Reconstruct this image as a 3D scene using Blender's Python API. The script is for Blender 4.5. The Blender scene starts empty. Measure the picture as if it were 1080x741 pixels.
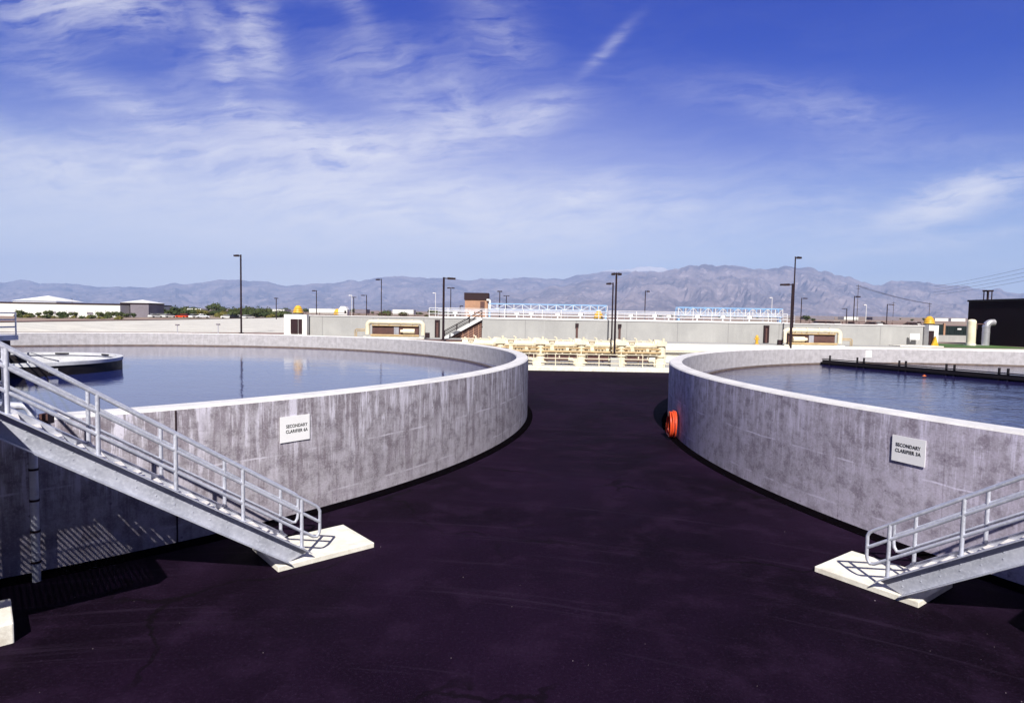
import bpy, bmesh, math, random
from mathutils import Vector, Matrix, noise
random.seed(7)
PI = math.pi
sc = bpy.context.scene
COL = sc.collection

# ------------------------------------------------------------------ camera model (solved from the two round tanks)
CAM_H, PITCH, ROLL, FPX = 4.8, .0561, .0171, 648.8
def ray(px, py):
    u, v = px-540, py-370.5
    u, v = u*math.cos(ROLL)+v*math.sin(ROLL), -u*math.sin(ROLL)+v*math.cos(ROLL)
    c, s = math.cos(PITCH), math.sin(PITCH)
    up = -v/FPX
    return Vector((u/FPX, c+up*s, up*c-s))
def aty(px, py, Y):                      # a point of the place at distance Y
    d = ray(px, py); return Vector((0, 0, CAM_H))+d*(Y/d.y)
def atz(px, py, z=0.):                   # a point of the place at height z
    d = ray(px, py); return Vector((0, 0, CAM_H))+d*((z-CAM_H)/d.z)
def xat(px, Y, py=340): return aty(px, py, Y).x
def zat(py, Y, px=540): return aty(px, py, Y).z

# ------------------------------------------------------------------ mesh builder
class MB:
    def __init__(s): s.v, s.f, s.sm = [], [], []
    def add(s, vs, fs, smooth=False, M=None):
        n = len(s.v)
        s.v += [tuple(M @ Vector(p)) if M else tuple(p) for p in vs]
        s.f += [tuple(i+n for i in f) for f in fs]; s.sm += [smooth]*len(fs); return s
    def box(s, c, d, rz=0., M=None):
        x, y, z = d[0]/2, d[1]/2, d[2]/2
        vs = [(-x,-y,-z),(x,-y,-z),(x,y,-z),(-x,y,-z),(-x,-y,z),(x,-y,z),(x,y,z),(-x,y,z)]
        T = Matrix.Translation(c) @ Matrix.Rotation(rz, 4, 'Z')
        return s.add(vs, [(0,3,2,1),(4,5,6,7),(0,1,5,4),(1,2,6,5),(2,3,7,6),(3,0,4,7)], False, (M @ T) if M else T)
    def bx(s, x0, x1, y0, y1, z0, z1): return s.box(((x0+x1)/2,(y0+y1)/2,(z0+z1)/2), (abs(x1-x0),abs(y1-y0),abs(z1-z0)))
    def bar(s, p0, p1, w, h, up=(0,0,1)):
        p0, p1 = Vector(p0), Vector(p1); d = p1-p0; L = d.length; d.normalize()
        side = d.cross(Vector(up)); side = side.normalized() if side.length > 1e-6 else Vector((1,0,0))
        u = side.cross(d)
        M = Matrix((side, d, u)).transposed().to_4x4(); M.translation = (p0+p1)/2
        return s.box((0,0,0), (w, L, h), 0, M)
    def tube(s, pts, r, n=8, closed=False, cap=True):
        pts = [Vector(p) for p in pts]; N = len(pts); rr = r if isinstance(r, (list, tuple)) else [r]*N
        vs, fs = [], []; prev = None
        for i, p in enumerate(pts):
            a = pts[i-1] if (i > 0 or closed) else p
            b = pts[(i+1) % N] if (i < N-1 or closed) else p
            t = (b-a).normalized()
            if prev is None:
                ref = Vector((0,0,1)) if abs(t.z) < .9 else Vector((1,0,0))
                e = t.cross(ref).normalized()
            else:
                e = prev-t*prev.dot(t); e = e.normalized() if e.length > 1e-6 else t.orthogonal().normalized()
            prev = e; g = t.cross(e)
            for k in range(n):
                a_ = 2*PI*k/n; vs.append(p+(e*math.cos(a_)+g*math.sin(a_))*rr[i])
        for i in range(N if closed else N-1):
            for k in range(n):
                a0, a1 = i*n+k, i*n+(k+1) % n; b0, b1 = ((i+1) % N)*n+k, ((i+1) % N)*n+(k+1) % n
                fs.append((a0, a1, b1, b0))
        s.add(vs, fs, True)
        if cap and not closed:
            m = len(s.v)-len(vs)
            s.f += [tuple(m+k for k in range(n))[::-1], tuple(m+(N-1)*n+k for k in range(n))]; s.sm += [False]*2
        return s
    def cyl(s, p0, p1, r, n=12, r1=None): return s.tube([p0, p1], [r, r if r1 is None else r1], n)
    def lathe(s, prof, n=32, c=(0,0,0), closed=False, a0=0., a1=2*PI, axis=None):
        vs, fs = [], []; full = abs(a1-a0-2*PI) < 1e-6; m = n if full else n+1; P = len(prof)
        for i in range(m):
            a = a0+(a1-a0)*i/n
            for r, z in prof: vs.append((r*math.cos(a), r*math.sin(a), z))
        for i in range(n):
            j = (i+1) % m
            for k in range(P if closed else P-1):
                l = (k+1) % P; fs.append((i*P+k, j*P+k, j*P+l, i*P+l))
        M = Matrix.Translation(c)
        if axis: M = M @ Vector((0,0,1)).rotation_difference(Vector(axis)).to_matrix().to_4x4()
        return s.add(vs, fs, True, M)
    def poly(s, pts): return s.add(pts, [tuple(range(len(pts)))])
    def prism(s, pts, d):
        d = Vector(d); n = len(pts); a = [Vector(p) for p in pts]; b = [p+d for p in a]
        return s.add(a+b, [tuple(range(n))[::-1], tuple(range(n, 2*n))]+[(i, (i+1) % n, n+(i+1) % n, n+i) for i in range(n)])
    def blob(s, c, r, seed, sub=2, rough=.3, sq=(1,1,1)):
        bm = bmesh.new(); bmesh.ops.create_icosphere(bm, subdivisions=sub, radius=1)
        vs = []
        for v in bm.verts:
            k = 1+rough*noise.noise(v.co*2.1+Vector((seed*3.7, seed, 0)))
            vs.append((c[0]+v.co.x*r*k*sq[0], c[1]+v.co.y*r*k*sq[1], c[2]+v.co.z*r*k*sq[2]))
        fs = [tuple(q.index for q in f.verts) for f in bm.faces]; bm.free()
        return s.add(vs, fs, False)
    def mesh(s, name, mat, recalc=True):
        me = bpy.data.meshes.new(name); me.from_pydata(s.v, [], s.f)
        me.polygons.foreach_set('use_smooth', s.sm)
        if recalc:
            bm = bmesh.new(); bm.from_mesh(me); bmesh.ops.recalc_face_normals(bm, faces=bm.faces); bm.to_mesh(me); bm.free()
        for m in (mat if isinstance(mat, (list, tuple)) else [mat]): me.materials.append(m)
        return me
    def build(s, name, mat, parent=None, bevel=0., recalc=True, loc=None, rz=0.):
        o = bpy.data.objects.new(name, s.mesh(name, mat, recalc)); COL.objects.link(o)
        if parent: o.parent = parent
        if loc is not None: o.location = loc
        if rz: o.rotation_euler.z = rz
        if any(s.sm):
            b = o.modifiers.new('edges', 'EDGE_SPLIT'); b.split_angle = math.radians(40)
        if bevel:
            b = o.modifiers.new('bevel', 'BEVEL'); b.width = bevel; b.segments = 2; b.limit_method = 'ANGLE'
        return o

def tag(o, label=None, cat=None, group=None, kind=None):
    if label: o['label'] = label
    if cat: o['category'] = cat
    if group: o['group'] = group
    if kind: o['kind'] = kind
    return o
def thing(name, label, cat, loc=(0,0,0), rz=0., group=None):
    o = bpy.data.objects.new(name, None); COL.objects.link(o); o.empty_display_size = .3
    o.location = loc; o.rotation_euler.z = rz
    return tag(o, label, cat, group)
def copy_tree(o, loc=None, rz=None, label=None, parent=None, group=None):
    c = o.copy(); COL.objects.link(c)
    if parent: c.parent = parent
    if loc is not None: c.location = loc
    if rz is not None: c.rotation_euler.z = rz
    if label: c['label'] = label
    if group: c['group'] = group
    for ch in list(o.children): copy_tree(ch, parent=c)
    return c
def arc(c, r, a0, a1, n, ex, ey):
    ex, ey = Vector(ex), Vector(ey); c = Vector(c)
    return [c+ex*r*math.cos(a0+(a1-a0)*i/n)+ey*r*math.sin(a0+(a1-a0)*i/n) for i in range(n+1)]

# ------------------------------------------------------------------ materials
class NT:
    def __init__(s, tree): s.t = tree; s.n = tree.nodes; s.l = tree.links
    def new(s, ty, **k):
        o = s.n.new(ty)
        for a, b in k.items(): setattr(o, a, b)
        return o
    def put(s, sock, v):
        if isinstance(v, bpy.types.NodeSocket): s.l.new(v, sock)
        elif v is not None:
            if isinstance(v, (tuple, list)) and len(v) == 3 and sock.type == 'RGBA': v = (*v, 1)
            sock.default_value = v
    def m(s, op, a, b=None, c=None, clamp=False):
        o = s.new('ShaderNodeMath', operation=op, use_clamp=clamp)
        s.put(o.inputs[0], a); s.put(o.inputs[1], b); s.put(o.inputs[2], c); return o.outputs[0]
    def noise(s, vec, scale=5., detail=4., rough=.55, dist=0.):
        o = s.new('ShaderNodeTexNoise'); s.put(o.inputs['Vector'], vec)
        o.inputs['Scale'].default_value = scale; o.inputs['Detail'].default_value = detail
        o.inputs['Roughness'].default_value = rough; o.inputs['Distortion'].default_value = dist
        return o.outputs[0]
    def voro(s, vec, scale, feature='F1', rnd=1.):
        o = s.new('ShaderNodeTexVoronoi', feature=feature); s.put(o.inputs['Vector'], vec)
        o.inputs['Scale'].default_value = scale; o.inputs['Randomness'].default_value = rnd
        return o
    def map(s, v, a, b, c=0., d=1., smooth=True):
        o = s.new('ShaderNodeMapRange', interpolation_type='SMOOTHSTEP' if smooth else 'LINEAR')
        for i, q in enumerate((v, a, b, c, d)): s.put(o.inputs[i], q)
        return o.outputs[0]
    def mix(s, f, a, b, blend='MIX'):
        o = s.new('ShaderNodeMix', data_type='RGBA', blend_type=blend)
        s.put(o.inputs[0], f); s.put(o.inputs[6], a); s.put(o.inputs[7], b); return o.outputs[2]
    def xyz(s, x=0., y=0., z=0.):
        o = s.new('ShaderNodeCombineXYZ'); s.put(o.inputs[0], x); s.put(o.inputs[1], y); s.put(o.inputs[2], z); return o.outputs[0]
    def sep(s, v):
        o = s.new('ShaderNodeSeparateXYZ'); s.put(o.inputs[0], v); return o.outputs
    def obj(s): return s.new('ShaderNodeTexCoord').outputs['Object']
    def pos(s): return s.new('ShaderNodeNewGeometry').outputs['Position']
    def bump(s, h, strength, dist=.02):
        o = s.new('ShaderNodeBump'); o.inputs['Strength'].default_value = strength; o.inputs['Distance'].default_value = dist
        s.put(o.inputs['Height'], h); return o.outputs[0]
def mat(name, color=(.5,.5,.5), rough=.7, metal=0., fn=None, spec=.5):
    m = bpy.data.materials.new(name); m.use_nodes = True
    t = NT(m.node_tree); p = m.node_tree.nodes['Principled BSDF']
    p.inputs['Base Color'].default_value = (*color, 1); p.inputs['Roughness'].default_value = rough
    p.inputs['Metallic'].default_value = metal; p.inputs['Specular IOR Level'].default_value = spec
    if fn: fn(t, p)
    return m
def worn(c, amt=.25, scale=3., rough=.6, metal=0., name='paint', bump=.0, spec=.5):
    def fn(t, p):
        v = t.pos(); n = t.noise(v, scale, 5, .65); n2 = t.noise(v, scale*9, 3, .6)
        k = t.m('ADD', t.m('MULTIPLY', n, .7), t.m('MULTIPLY', n2, .3))
        f = t.map(k, .3, .7)
        col = t.mix(f, tuple(x*(1-amt) for x in c), tuple(min(1, x*(1+amt*.6)) for x in c))
        t.put(p.inputs['Base Color'], col)
        t.put(p.inputs['Roughness'], t.map(n, .3, .7, rough*.85, min(1, rough*1.15)))
        if bump: t.put(p.inputs['Normal'], t.bump(n2, bump))
    return mat(name, c, rough, metal, fn, spec)

def f_tank(t, p, k=1., tint=(1,1,1)):               # poured concrete: mottled, lime runs from the rim, form ties
    o = t.sep(t.obj()); ang = t.m('MULTIPLY', t.m('ARCTAN2', o[1], o[0]), 25.5); z = o[2]
    v2 = t.xyz(ang, z, 0)
    big = t.noise(v2, .45, 4, .6, .4); mid = t.noise(v2, 2.6, 6, .7); fine = t.noise(v2, 21, 4, .75)
    run = t.noise(t.xyz(t.m('MULTIPLY', ang, 5.2), t.m('MULTIPLY', z, .55), 3.1), 1., 6, .68, .25)
    run2 = t.noise(t.xyz(t.m('MULTIPLY', ang, 1.1), t.m('MULTIPLY', z, .35), 9.1), 1., 4, .6)
    thinn = t.noise(t.xyz(t.m('MULTIPLY', ang, 19.), t.m('MULTIPLY', z, .9), 5.5), 1., 4, .65)
    col = t.mix(t.map(big, .3, .7), (.250,.232,.258), (.325,.305,.336))
    col = t.mix(t.m('MULTIPLY', t.map(mid, .46, .62), .55), col, (.405,.375,.435))
    col = t.mix(t.m('MULTIPLY', t.map(mid, .50, .38), .7), col, (.155,.132,.158))
    top = t.map(t.m('ADD', z, t.m('MULTIPLY', t.m('SUBTRACT', run2, .5), 3.2)), .3, 2.6)
    dark = t.m('MULTIPLY', t.map(run, .50, .40), t.map(run2, .30, .52))
    col = t.mix(t.m('MULTIPLY', dark, .62*k), col, (.150,.122,.145))
    lime = t.m('MULTIPLY', t.m('MULTIPLY', t.map(run, .505, .60), t.map(run2, .66, .46)), top)
    col = t.mix(t.m('MULTIPLY', lime, .95*k), col, (.60,.58,.67))
    thin = t.m('MULTIPLY', t.m('MULTIPLY', t.map(thinn, .54, .64), t.map(mid, .36, .56)), top)
    col = t.mix(t.m('MULTIPLY', thin, .75*k), col, (.60,.58,.66))
    wob = t.m('MULTIPLY', t.m('SUBTRACT', t.noise(v2, .8, 3), .5), .10)
    def line(h, w, kk, col):
        d = t.m('ABSOLUTE', t.m('SUBTRACT', t.m('ADD', z, wob), h))
        f = t.m('MULTIPLY', t.map(d, w, w*.25), t.map(t.noise(v2, 1.1, 3, .6), .45, .62))
        return t.mix(t.m('MULTIPLY', f, kk), col, (.54,.52,.59))
    col = line(1.55, .028, .8, col); col = line(.42, .035, .55, col)
    base = t.m('MULTIPLY', t.map(z, .60, .30), t.map(t.noise(v2, 1.5, 4), .4, .6))
    col = t.mix(t.m('MULTIPLY', base, .35), col, (.42,.39,.45))
    # form tie plugs on a regular grid, some of them weeping
    gx = t.m('SUBTRACT', t.m('FRACT', t.m('DIVIDE', ang, 1.22)), .5); gz = t.m('SUBTRACT', t.m('FRACT', t.m('DIVIDE', t.m('ADD', z, .32), .95)), .5)
    gd = t.m('SQRT', t.m('ADD', t.m('POWER', t.m('MULTIPLY', gx, 1.22), 2.), t.m('POWER', t.m('MULTIPLY', gz, .95), 2.)))
    col = t.mix(t.m('MULTIPLY', t.map(gd, .030, .018), .6), col, (.10,.08,.10))
    jx = t.m('ABSOLUTE', t.m('SUBTRACT', t.m('FRACT', t.m('DIVIDE', t.m('ADD', ang, .61), 2.44)), .5))
    col = t.mix(t.m('MULTIPLY', t.m('MULTIPLY', t.map(jx, .006, .002), t.map(t.noise(v2, .9, 3), .42, .6)), .45), col, (.15,.12,.15))
    pit = t.map(t.voro(v2, 7.).outputs[0], .07, .03)
    col = t.mix(t.m('MULTIPLY', pit, .5), col, (.10,.09,.10))
    col = t.mix(t.m('MULTIPLY', t.map(fine, .50, .72), .50), col, (.50,.47,.54))
    col = t.mix(t.m('MULTIPLY', t.map(fine, .48, .28), .50), col, (.13,.10,.135))
    rad = t.m('SQRT', t.m('ADD', t.m('MULTIPLY', o[0], o[0]), t.m('MULTIPLY', o[1], o[1])))
    inner = t.map(rad, 25.3, 25.2)                   # the washed inner face is paler and plainer
    plain = t.mix(t.map(mid, .35, .65), (.38,.37,.39), (.47,.46,.48))
    col = t.mix(1., col, tint, 'MULTIPLY')
    col = t.mix(t.m('MULTIPLY', inner, .85), col, plain)
    t.put(p.inputs['Base Color'], col)
    h = t.m('ADD', t.m('MULTIPLY', fine, .5), t.m('ADD', mid, t.m('MULTIPLY', run, .5)))
    t.put(p.inputs['Normal'], t.bump(h, .25, .02))
def f_asphalt(t, p):
    v = t.pos(); big = t.noise(v, .16, 4, .6, .5); mid = t.noise(v, .9, 5, .65); fine = t.noise(v, 20, 5, .8)
    col = t.mix(t.map(big, .32, .68), (.0036,.0010,.0050), (.0108,.0036,.0150))
    col = t.mix(t.m('MULTIPLY', t.map(mid, .46, .70), .65), col, (.0165,.0072,.0225))
    col = t.mix(t.m('MULTIPLY', t.map(fine, .52, .74), .75), col, (.030,.016,.040))
    col = t.mix(t.m('MULTIPLY', t.map(fine, .48, .28), .7), col, (.0015,.0004,.0025))
    # scuff arcs from tyres, grey and faint
    s = t.sep(v); r = t.m('SQRT', t.m('ADD', t.m('POWER', t.m('ADD', s[0], 3.5), 2), t.m('POWER', t.m('ADD', s[1], 6.), 2)))
    arcn = t.noise(t.xyz(t.m('MULTIPLY', r, 4.5), t.m('MULTIPLY', t.m('ARCTAN2', s[1], s[0]), 1.6), 0), 1., 4, .6)
    col = t.mix(t.m('MULTIPLY', t.map(arcn, .57, .70), .32), col, (.026,.016,.034))
    # patched cracks
    w = t.new('ShaderNodeVectorMath', operation='ADD'); t.put(w.inputs[0], v)
    nz = t.new('ShaderNodeTexNoise'); nz.inputs['Scale'].default_value = .7; nz.inputs['Detail'].default_value = 4; t.put(nz.inputs['Vector'], v)
    sc_ = t.new('ShaderNodeVectorMath', operation='SCALE'); t.put(sc_.inputs[0], nz.outputs[1]); sc_.inputs['Scale'].default_value = 2.2
    t.put(w.inputs[1], sc_.outputs[0])
    cr = t.voro(w.outputs[0], .21, 'DISTANCE_TO_EDGE').outputs[0]
    cf = t.m('MULTIPLY', t.map(cr, .016, .006), t.map(t.noise(v, .25, 2), .47, .56))
    col = t.mix(t.m('MULTIPLY', cf, .65), col, (.0022,.0012,.0022))
    t.put(p.inputs['Base Color'], col)
    t.put(p.inputs['Roughness'], t.map(mid, .3, .7, .75, .95))
    t.put(p.inputs['Normal'], t.bump(t.m('ADD', fine, t.m('MULTIPLY', mid, .6)), .5, .012))
def f_water(t, p, k=1.):
    v = t.pos(); s = t.sep(v)
    a = t.noise(v, 2.2, 4, .55, .3); b = t.noise(t.xyz(t.m('MULTIPLY', s[0], .5), s[1], 0), .5, 3, .5)
    t.put(p.inputs['Normal'], t.bump(t.m('ADD', t.m('MULTIPLY', a, .55), b), .26*k, .05))
def f_pad(t, p):
    v = t.pos(); a = t.noise(v, 3, 5, .65); b = t.noise(v, 40, 3, .7)
    col = t.mix(t.map(a, .3, .7), (.68,.65,.57), (.86,.84,.77))
    col = t.mix(t.m('MULTIPLY', t.map(b, .35, .75), .3), col, (.5,.47,.42))
    col = t.mix(t.m('MULTIPLY', t.map(t.noise(v, 1.7, 5, .7, .4), .54, .68), .45), col, (.44,.38,.32))
    t.put(p.inputs['Base Color'], col); t.put(p.inputs['Normal'], t.bump(b, .3, .01))
def f_farwall(t, p):                                # pale poured wall, pour joints and water stains
    v = t.pos(); s = t.sep(v); u = t.m('ADD', s[0], t.m('MULTIPLY', s[1], .35)); z = s[2]
    big = t.noise(t.xyz(u, z, 0), .25, 4, .6); st = t.noise(t.xyz(t.m('MULTIPLY', u, 1.6), t.m('MULTIPLY', z, .25), 0), 1., 4, .6)
    fine = t.noise(v, 7, 4, .7)
    col = t.mix(t.map(big, .3, .7), (.31,.31,.31), (.385,.385,.38))
    col = t.mix(t.m('MULTIPLY', t.map(st, .52, .75), .45), col, (.47,.47,.465))
    col = t.mix(t.m('MULTIPLY', t.map(st, .45, .3), .3), col, (.28,.28,.29))
    col = t.mix(t.m('MULTIPLY', t.map(fine, .35, .75), .35), col, (.43,.43,.43))
    d = t.m('ABSOLUTE', t.m('SUBTRACT', t.m('FRACT', t.m('DIVIDE', u, 6.1)), .5))
    col = t.mix(t.m('MULTIPLY', t.map(d, .012, .004), .6), col, (.20,.20,.20))
    t.put(p.inputs['Base Color'], col)
def f_bank(t, p):
    s = t.sep(t.obj()); d = t.m('ABSOLUTE', t.m('SUBTRACT', t.m('FRACT', t.m('DIVIDE', s[1], 7.)), .5))
    n = t.noise(t.pos(), .35, 5, .65)
    col = t.mix(t.map(n, .3, .7), (.54,.52,.47), (.66,.64,.58))
    col = t.mix(t.m('MULTIPLY', t.map(d, .02, .006), .6), col, (.36,.34,.33))
    t.put(p.inputs['Base Color'], col)
def f_terrain(t, p):
    v = t.pos(); s = t.sep(v)
    a = t.noise(v, .012, 5, .65, .5); b = t.noise(t.xyz(t.m('MULTIPLY', s[0], .25), s[1], 0), .05, 5, .7); c = t.noise(v, .35, 4, .7)
    col = t.mix(t.map(a, .4, .6), (.27,.17,.15), (.34,.28,.20))
    col = t.mix(t.m('MULTIPLY', t.map(b, .52, .68), .6), col, (.12,.12,.055))
    col = t.mix(t.m('MULTIPLY', t.map(b, .44, .32), .55), col, (.44,.37,.30))
    col = t.mix(t.m('MULTIPLY', t.map(c, .4, .7), .4), col, (.20,.13,.11))
    t.put(p.inputs['Base Color'], col)
def f_mount(t, p):
    v = t.pos(); a = t.noise(v, .0016, 7, .68); b = t.noise(v, .006, 5, .7)
    col = t.mix(t.map(a, .35, .65), (.14,.12,.145), (.29,.24,.255))  # rock lightened towards lilac, carrying part of the haze in its colour
    col = t.mix(t.m('MULTIPLY', t.map(b, .55, .68), .7), col, (.44,.375,.39))
    z = t.sep(v)[2]; sn = t.map(t.m('ADD', z, t.m('MULTIPLY', t.m('SUBTRACT', b, .5), 160)), 1035, 1075)
    col = t.mix(t.m('MULTIPLY', sn, .8), col, (.62,.61,.64))
    t.put(p.inputs['Base Color'], col)
def f_grass(t, p):
    v = t.pos(); a = t.noise(v, .5, 4, .6); b = t.noise(v, 14, 3, .7)
    col = t.mix(t.map(a, .3, .7), (.035,.10,.018), (.07,.15,.03)); col = t.mix(t.m('MULTIPLY', t.map(b, .4, .7), .5), col, (.11,.16,.04))
    t.put(p.inputs['Base Color'], col)
def f_galv(t, p):
    v = t.obj(); a = t.noise(v, 2., 4, .6); b = t.noise(v, 22, 3, .7)
    col = t.mix(t.map(a, .3, .7), (.44,.46,.54), (.60,.62,.72)); col = t.mix(t.m('MULTIPLY', t.map(b, .45, .7), .5), col, (.72,.74,.82)); col = t.mix(t.m('MULTIPLY', t.map(t.noise(v, 5.5, 4, .7), .58, .74), .5), col, (.30,.30,.36))
    t.put(p.inputs['Base Color'], col); t.put(p.inputs['Roughness'], t.map(b, .3, .7, .38, .6))
def f_leaf(t, p):
    oi = t.new('ShaderNodeObjectInfo'); n = t.noise(t.pos(), 1.3, 3, .6)
    col = t.mix(t.map(n, .3, .7), (.018,.030,.012), (.055,.075,.022))
    t.put(p.inputs['Base Color'], t.mix(t.m('MULTIPLY', oi.outputs['Random'], .5), col, (.085,.09,.03)))

M = {}
M['tank'] = mat('tank_concrete', rough=.85, fn=lambda t, p: f_tank(t, p, 1., (1.18,1.18,1.20)))
M['tank_smooth_skytint'] = mat('smooth_concrete_sky_tinted', rough=.85, fn=lambda t, p: f_tank(t, p, .5, (1.44,1.42,1.54)))  # fewer streaks; the raised blue tint stands in for skylight on this wall
M['cope'] = worn((.66,.65,.66), .16, 1.6, .8, name='coping_concrete')
M['asphalt'] = mat('asphalt', rough=.9, fn=f_asphalt, spec=.06)
M['strip_black'] = worn((.0028,.002,.003), .4, 5, 1., name='black_strip', spec=0.)
M['water'] = mat('tank_water', (.016,.024,.13), .05, fn=f_water)
M['water_rippled'] = mat('rippled_water', (.014,.011,.07), .10, fn=lambda t, p: f_water(t, p, 4.))
M['pad'] = mat('pad_concrete', rough=.85, fn=f_pad)
M['farwall'] = mat('basin_concrete', rough=.85, fn=f_farwall)
M['bank'] = mat('lined_bank', rough=.85, fn=f_bank)
M['terrain'] = mat('dry_ground', rough=.95, fn=f_terrain)
M['mount'] = mat('mountain_rock', rough=1., fn=f_mount, spec=.1)
M['grass'] = mat('lawn', rough=.9, fn=f_grass)
M['galv'] = mat('galvanised_steel', rough=.45, metal=.35, fn=f_galv)
M['tread'] = worn((.74,.71,.70), .2, 14, .6, .1, name='grating_steel')
M['weir'] = worn((.16,.12,.10), .4, 3, .7, name='weir_brown')
M['feed'] = worn((.62,.63,.66), .2, 2, .6, name='feedwell_paint')
M['black'] = worn((.012,.009,.012), .4, 3, .6, name='black_steel', spec=.3)
M['dkbrown'] = worn((.028,.012,.016), .35, .8, .7, name='bronze_paint', spec=.3)
M['bronze'] = worn((.016,.008,.012), .25, .4, .8, name='bronze_wall', spec=.1)
M['pole'] = worn((.022,.010,.014), .3, 1, .5, name='pole_paint', spec=.3)
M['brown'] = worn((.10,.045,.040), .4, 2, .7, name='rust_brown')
M['tan'] = worn((.40,.23,.15), .2, .6, .85, name='tan_block')
M['cream'] = worn((.76,.69,.53), .2, 1.2, .5, name='cream_paint')
M['creamdk'] = worn((.46,.33,.17), .3, 1.5, .6, name='ochre_pipe')
M['white'] = worn((.78,.78,.78), .1, 1, .6, name='white_paint')
M['signw'] = worn((.93,.93,.95), .03, 6, .4, name='sign_enamel')
M['ink'] = mat('sign_ink', (.01,.01,.012), .6)
M['yellow'] = worn((.75,.42,.03), .2, 2, .5, name='yellow_paint')
M['blue'] = worn((.25,.48,.80), .15, 1, .5, name='blue_paint')
M['red'] = worn((.70,.075,.022), .25, 9, .35, name='red_rubber')
M['orange'] = worn((.7,.16,.03), .2, 4, .5, name='orange_plastic')
M['silver'] = worn((.62,.62,.68), .15, 1.5, .35, .6, name='silver_duct')
M['green'] = worn((.012,.022,.024), .3, 1, .5, name='dark_green_paint')
M['leaf'] = mat('foliage', rough=.8, fn=f_leaf, spec=.2)
M['leafy'] = worn((.13,.12,.03), .4, 1.5, .9, name='dry_shrub', spec=.2)
M['bark'] = worn((.07,.05,.04), .3, 4, .9, name='bark')
M['glass'] = mat('car_glass', (.01,.012,.015), .1)
M['tyre'] = mat('tyre', (.012,.012,.012), .8)
M['roofw'] = worn((.76,.76,.76), .08, .2, .7, name='white_roof')
M['warehouse'] = worn((.70,.72,.70), .06, .1, .8, name='warehouse_wall')
M['mauve'] = worn((.20,.18,.22), .2, .2, .8, name='mauve_block')  # one muted mauve for blocks, vents and some sheds
M['stone'] = worn((.22,.18,.21), .3, 20, .9, name='stone')

# ------------------------------------------------------------------ geometry constants
R, RIM, TH = 25.53, 2.85, .59
TL = Vector((-24.72, 30.55, 0)); TR = Vector((32.15, 22.60, 0))
WZ, LIP = 1.74, 1.84
TERR = 2.15                                          # level of the ground beyond the yard

# ------------------------------------------------------------------ ground
g = MB(); xs = [-140+i*10 for i in range(29)]; ys = [-60+i*8 for i in range(16)]
for x in xs:
    for y in ys: g.v.append((x, y, 0.))
for i in range(len(xs)-1):
    for j in range(len(ys)-1):
        a = i*len(ys)+j; g.f.append((a, a+len(ys), a+len(ys)+1, a+1)); g.sm.append(False)
tag(g.build('asphalt_yard', M['asphalt']), kind='structure')

def slope_at(q):                                     # the plain tilts up towards the mountains, more on the right
    for (a, sa), (b, sb) in zip(((-9,.001),(-.75,.002),(-.58,.0055),(.1,.008),(.6,.0115)), ((-.75,.002),(-.58,.0055),(.1,.008),(.6,.0115),(9,.0115))):
        if q <= b: return sa+(sb-sa)*max(0, (q-a))/(b-a)
    return .0115
def ground(x, y): return TERR+(slope_at(x/max(y, 1))*(y-130) if y > 130 else 0)
g = MB(); rows = [68, 75, 85, 100, 120, 150, 190, 240, 300, 400, 550, 750, 1000, 1500, 2200, 3200, 4800, 7000, 10000, 15500]
qs = [-1.9+i*.05 for i in range(77)]
for y in rows:
    for q in qs: x = q*max(y, 130); g.v.append((x, y, ground(x, y)))
n = len(qs)
for j in range(len(rows)-1):
    for i in range(n-1): a = j*n+i; g.f.append((a, a+1, a+n+1, a+n)); g.sm.append(True)
tag(g.build('far_ground', M['terrain']), kind='structure')

# mountains: real relief rising to the skyline of the photograph
def mountains(name, Y, depth, sky, freq, seed, step=3.5):
    sky = sorted(sky); g = MB(); NR = 46
    def top(px):
        for (a, ya), (b, yb) in zip(sky, sky[1:]):
            if px <= b: k = (px-a)/(b-a); k = k*k*(3-2*k); return ya+(yb-ya)*k
        return sky[-1][1]
    cols = []; px = sky[0][0]
    while px <= sky[-1][0]: cols.append(px); px += step
    for px in cols:
        P = aty(px, top(px), Y); u = P.x
        jag = (noise.fractal(Vector((u*.0022, seed, 0)), .7, 2.15, 8)*(.0058 if seed > 5 else .0030)-.0004)*Y
        H = P.z+jag
        for j in range(NR):
            t = j/(NR-6); y = Y-depth*(1-t); x = u*(y/Y)
            base = ground(x, y)-25
            if t <= 1:
                w = Vector((u*freq, y*freq*.55, seed))
                rid = 1-abs(noise.fractal(w, .65, 2.2, 8))*2.1
                prof = t**1.25
                z = base+(H-base)*prof*(1-(1-t)*1.0+(1-t)*(.30+.95*rid)*1.0)
                z = min(z, base+(H-base)*(.15+.85*t)*1.0)
            else: z = H-(t-1)*depth*.35
            g.v.append((x, y, z))
    n = len(cols)
    for i in range(n-1):
        for j in range(NR-1): a = i*NR+j; g.f.append((a, a+NR, a+NR+1, a+1)); g.sm.append(False)
    return tag(g.build(name, M['mount'], recalc=False), kind='structure')
mountains('far_mountains', 14000, 4200, [(-900,296),(-300,290),(-100,299),(0,297),(20,294.5),(45,298),(100,301.5),(150,302.5),(190,298.5),(240,294.5),(275,297),(300,300.5),(340,299.5),(375,295),(410,292.5),(440,291.5),(470,293.5),(500,295),(560,292.5),(590,293.5),(620,289),(645,285),(680,281.5),(695,282),(712,287),(760,300),(820,310),(900,318)], .00042, 3.3)
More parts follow.
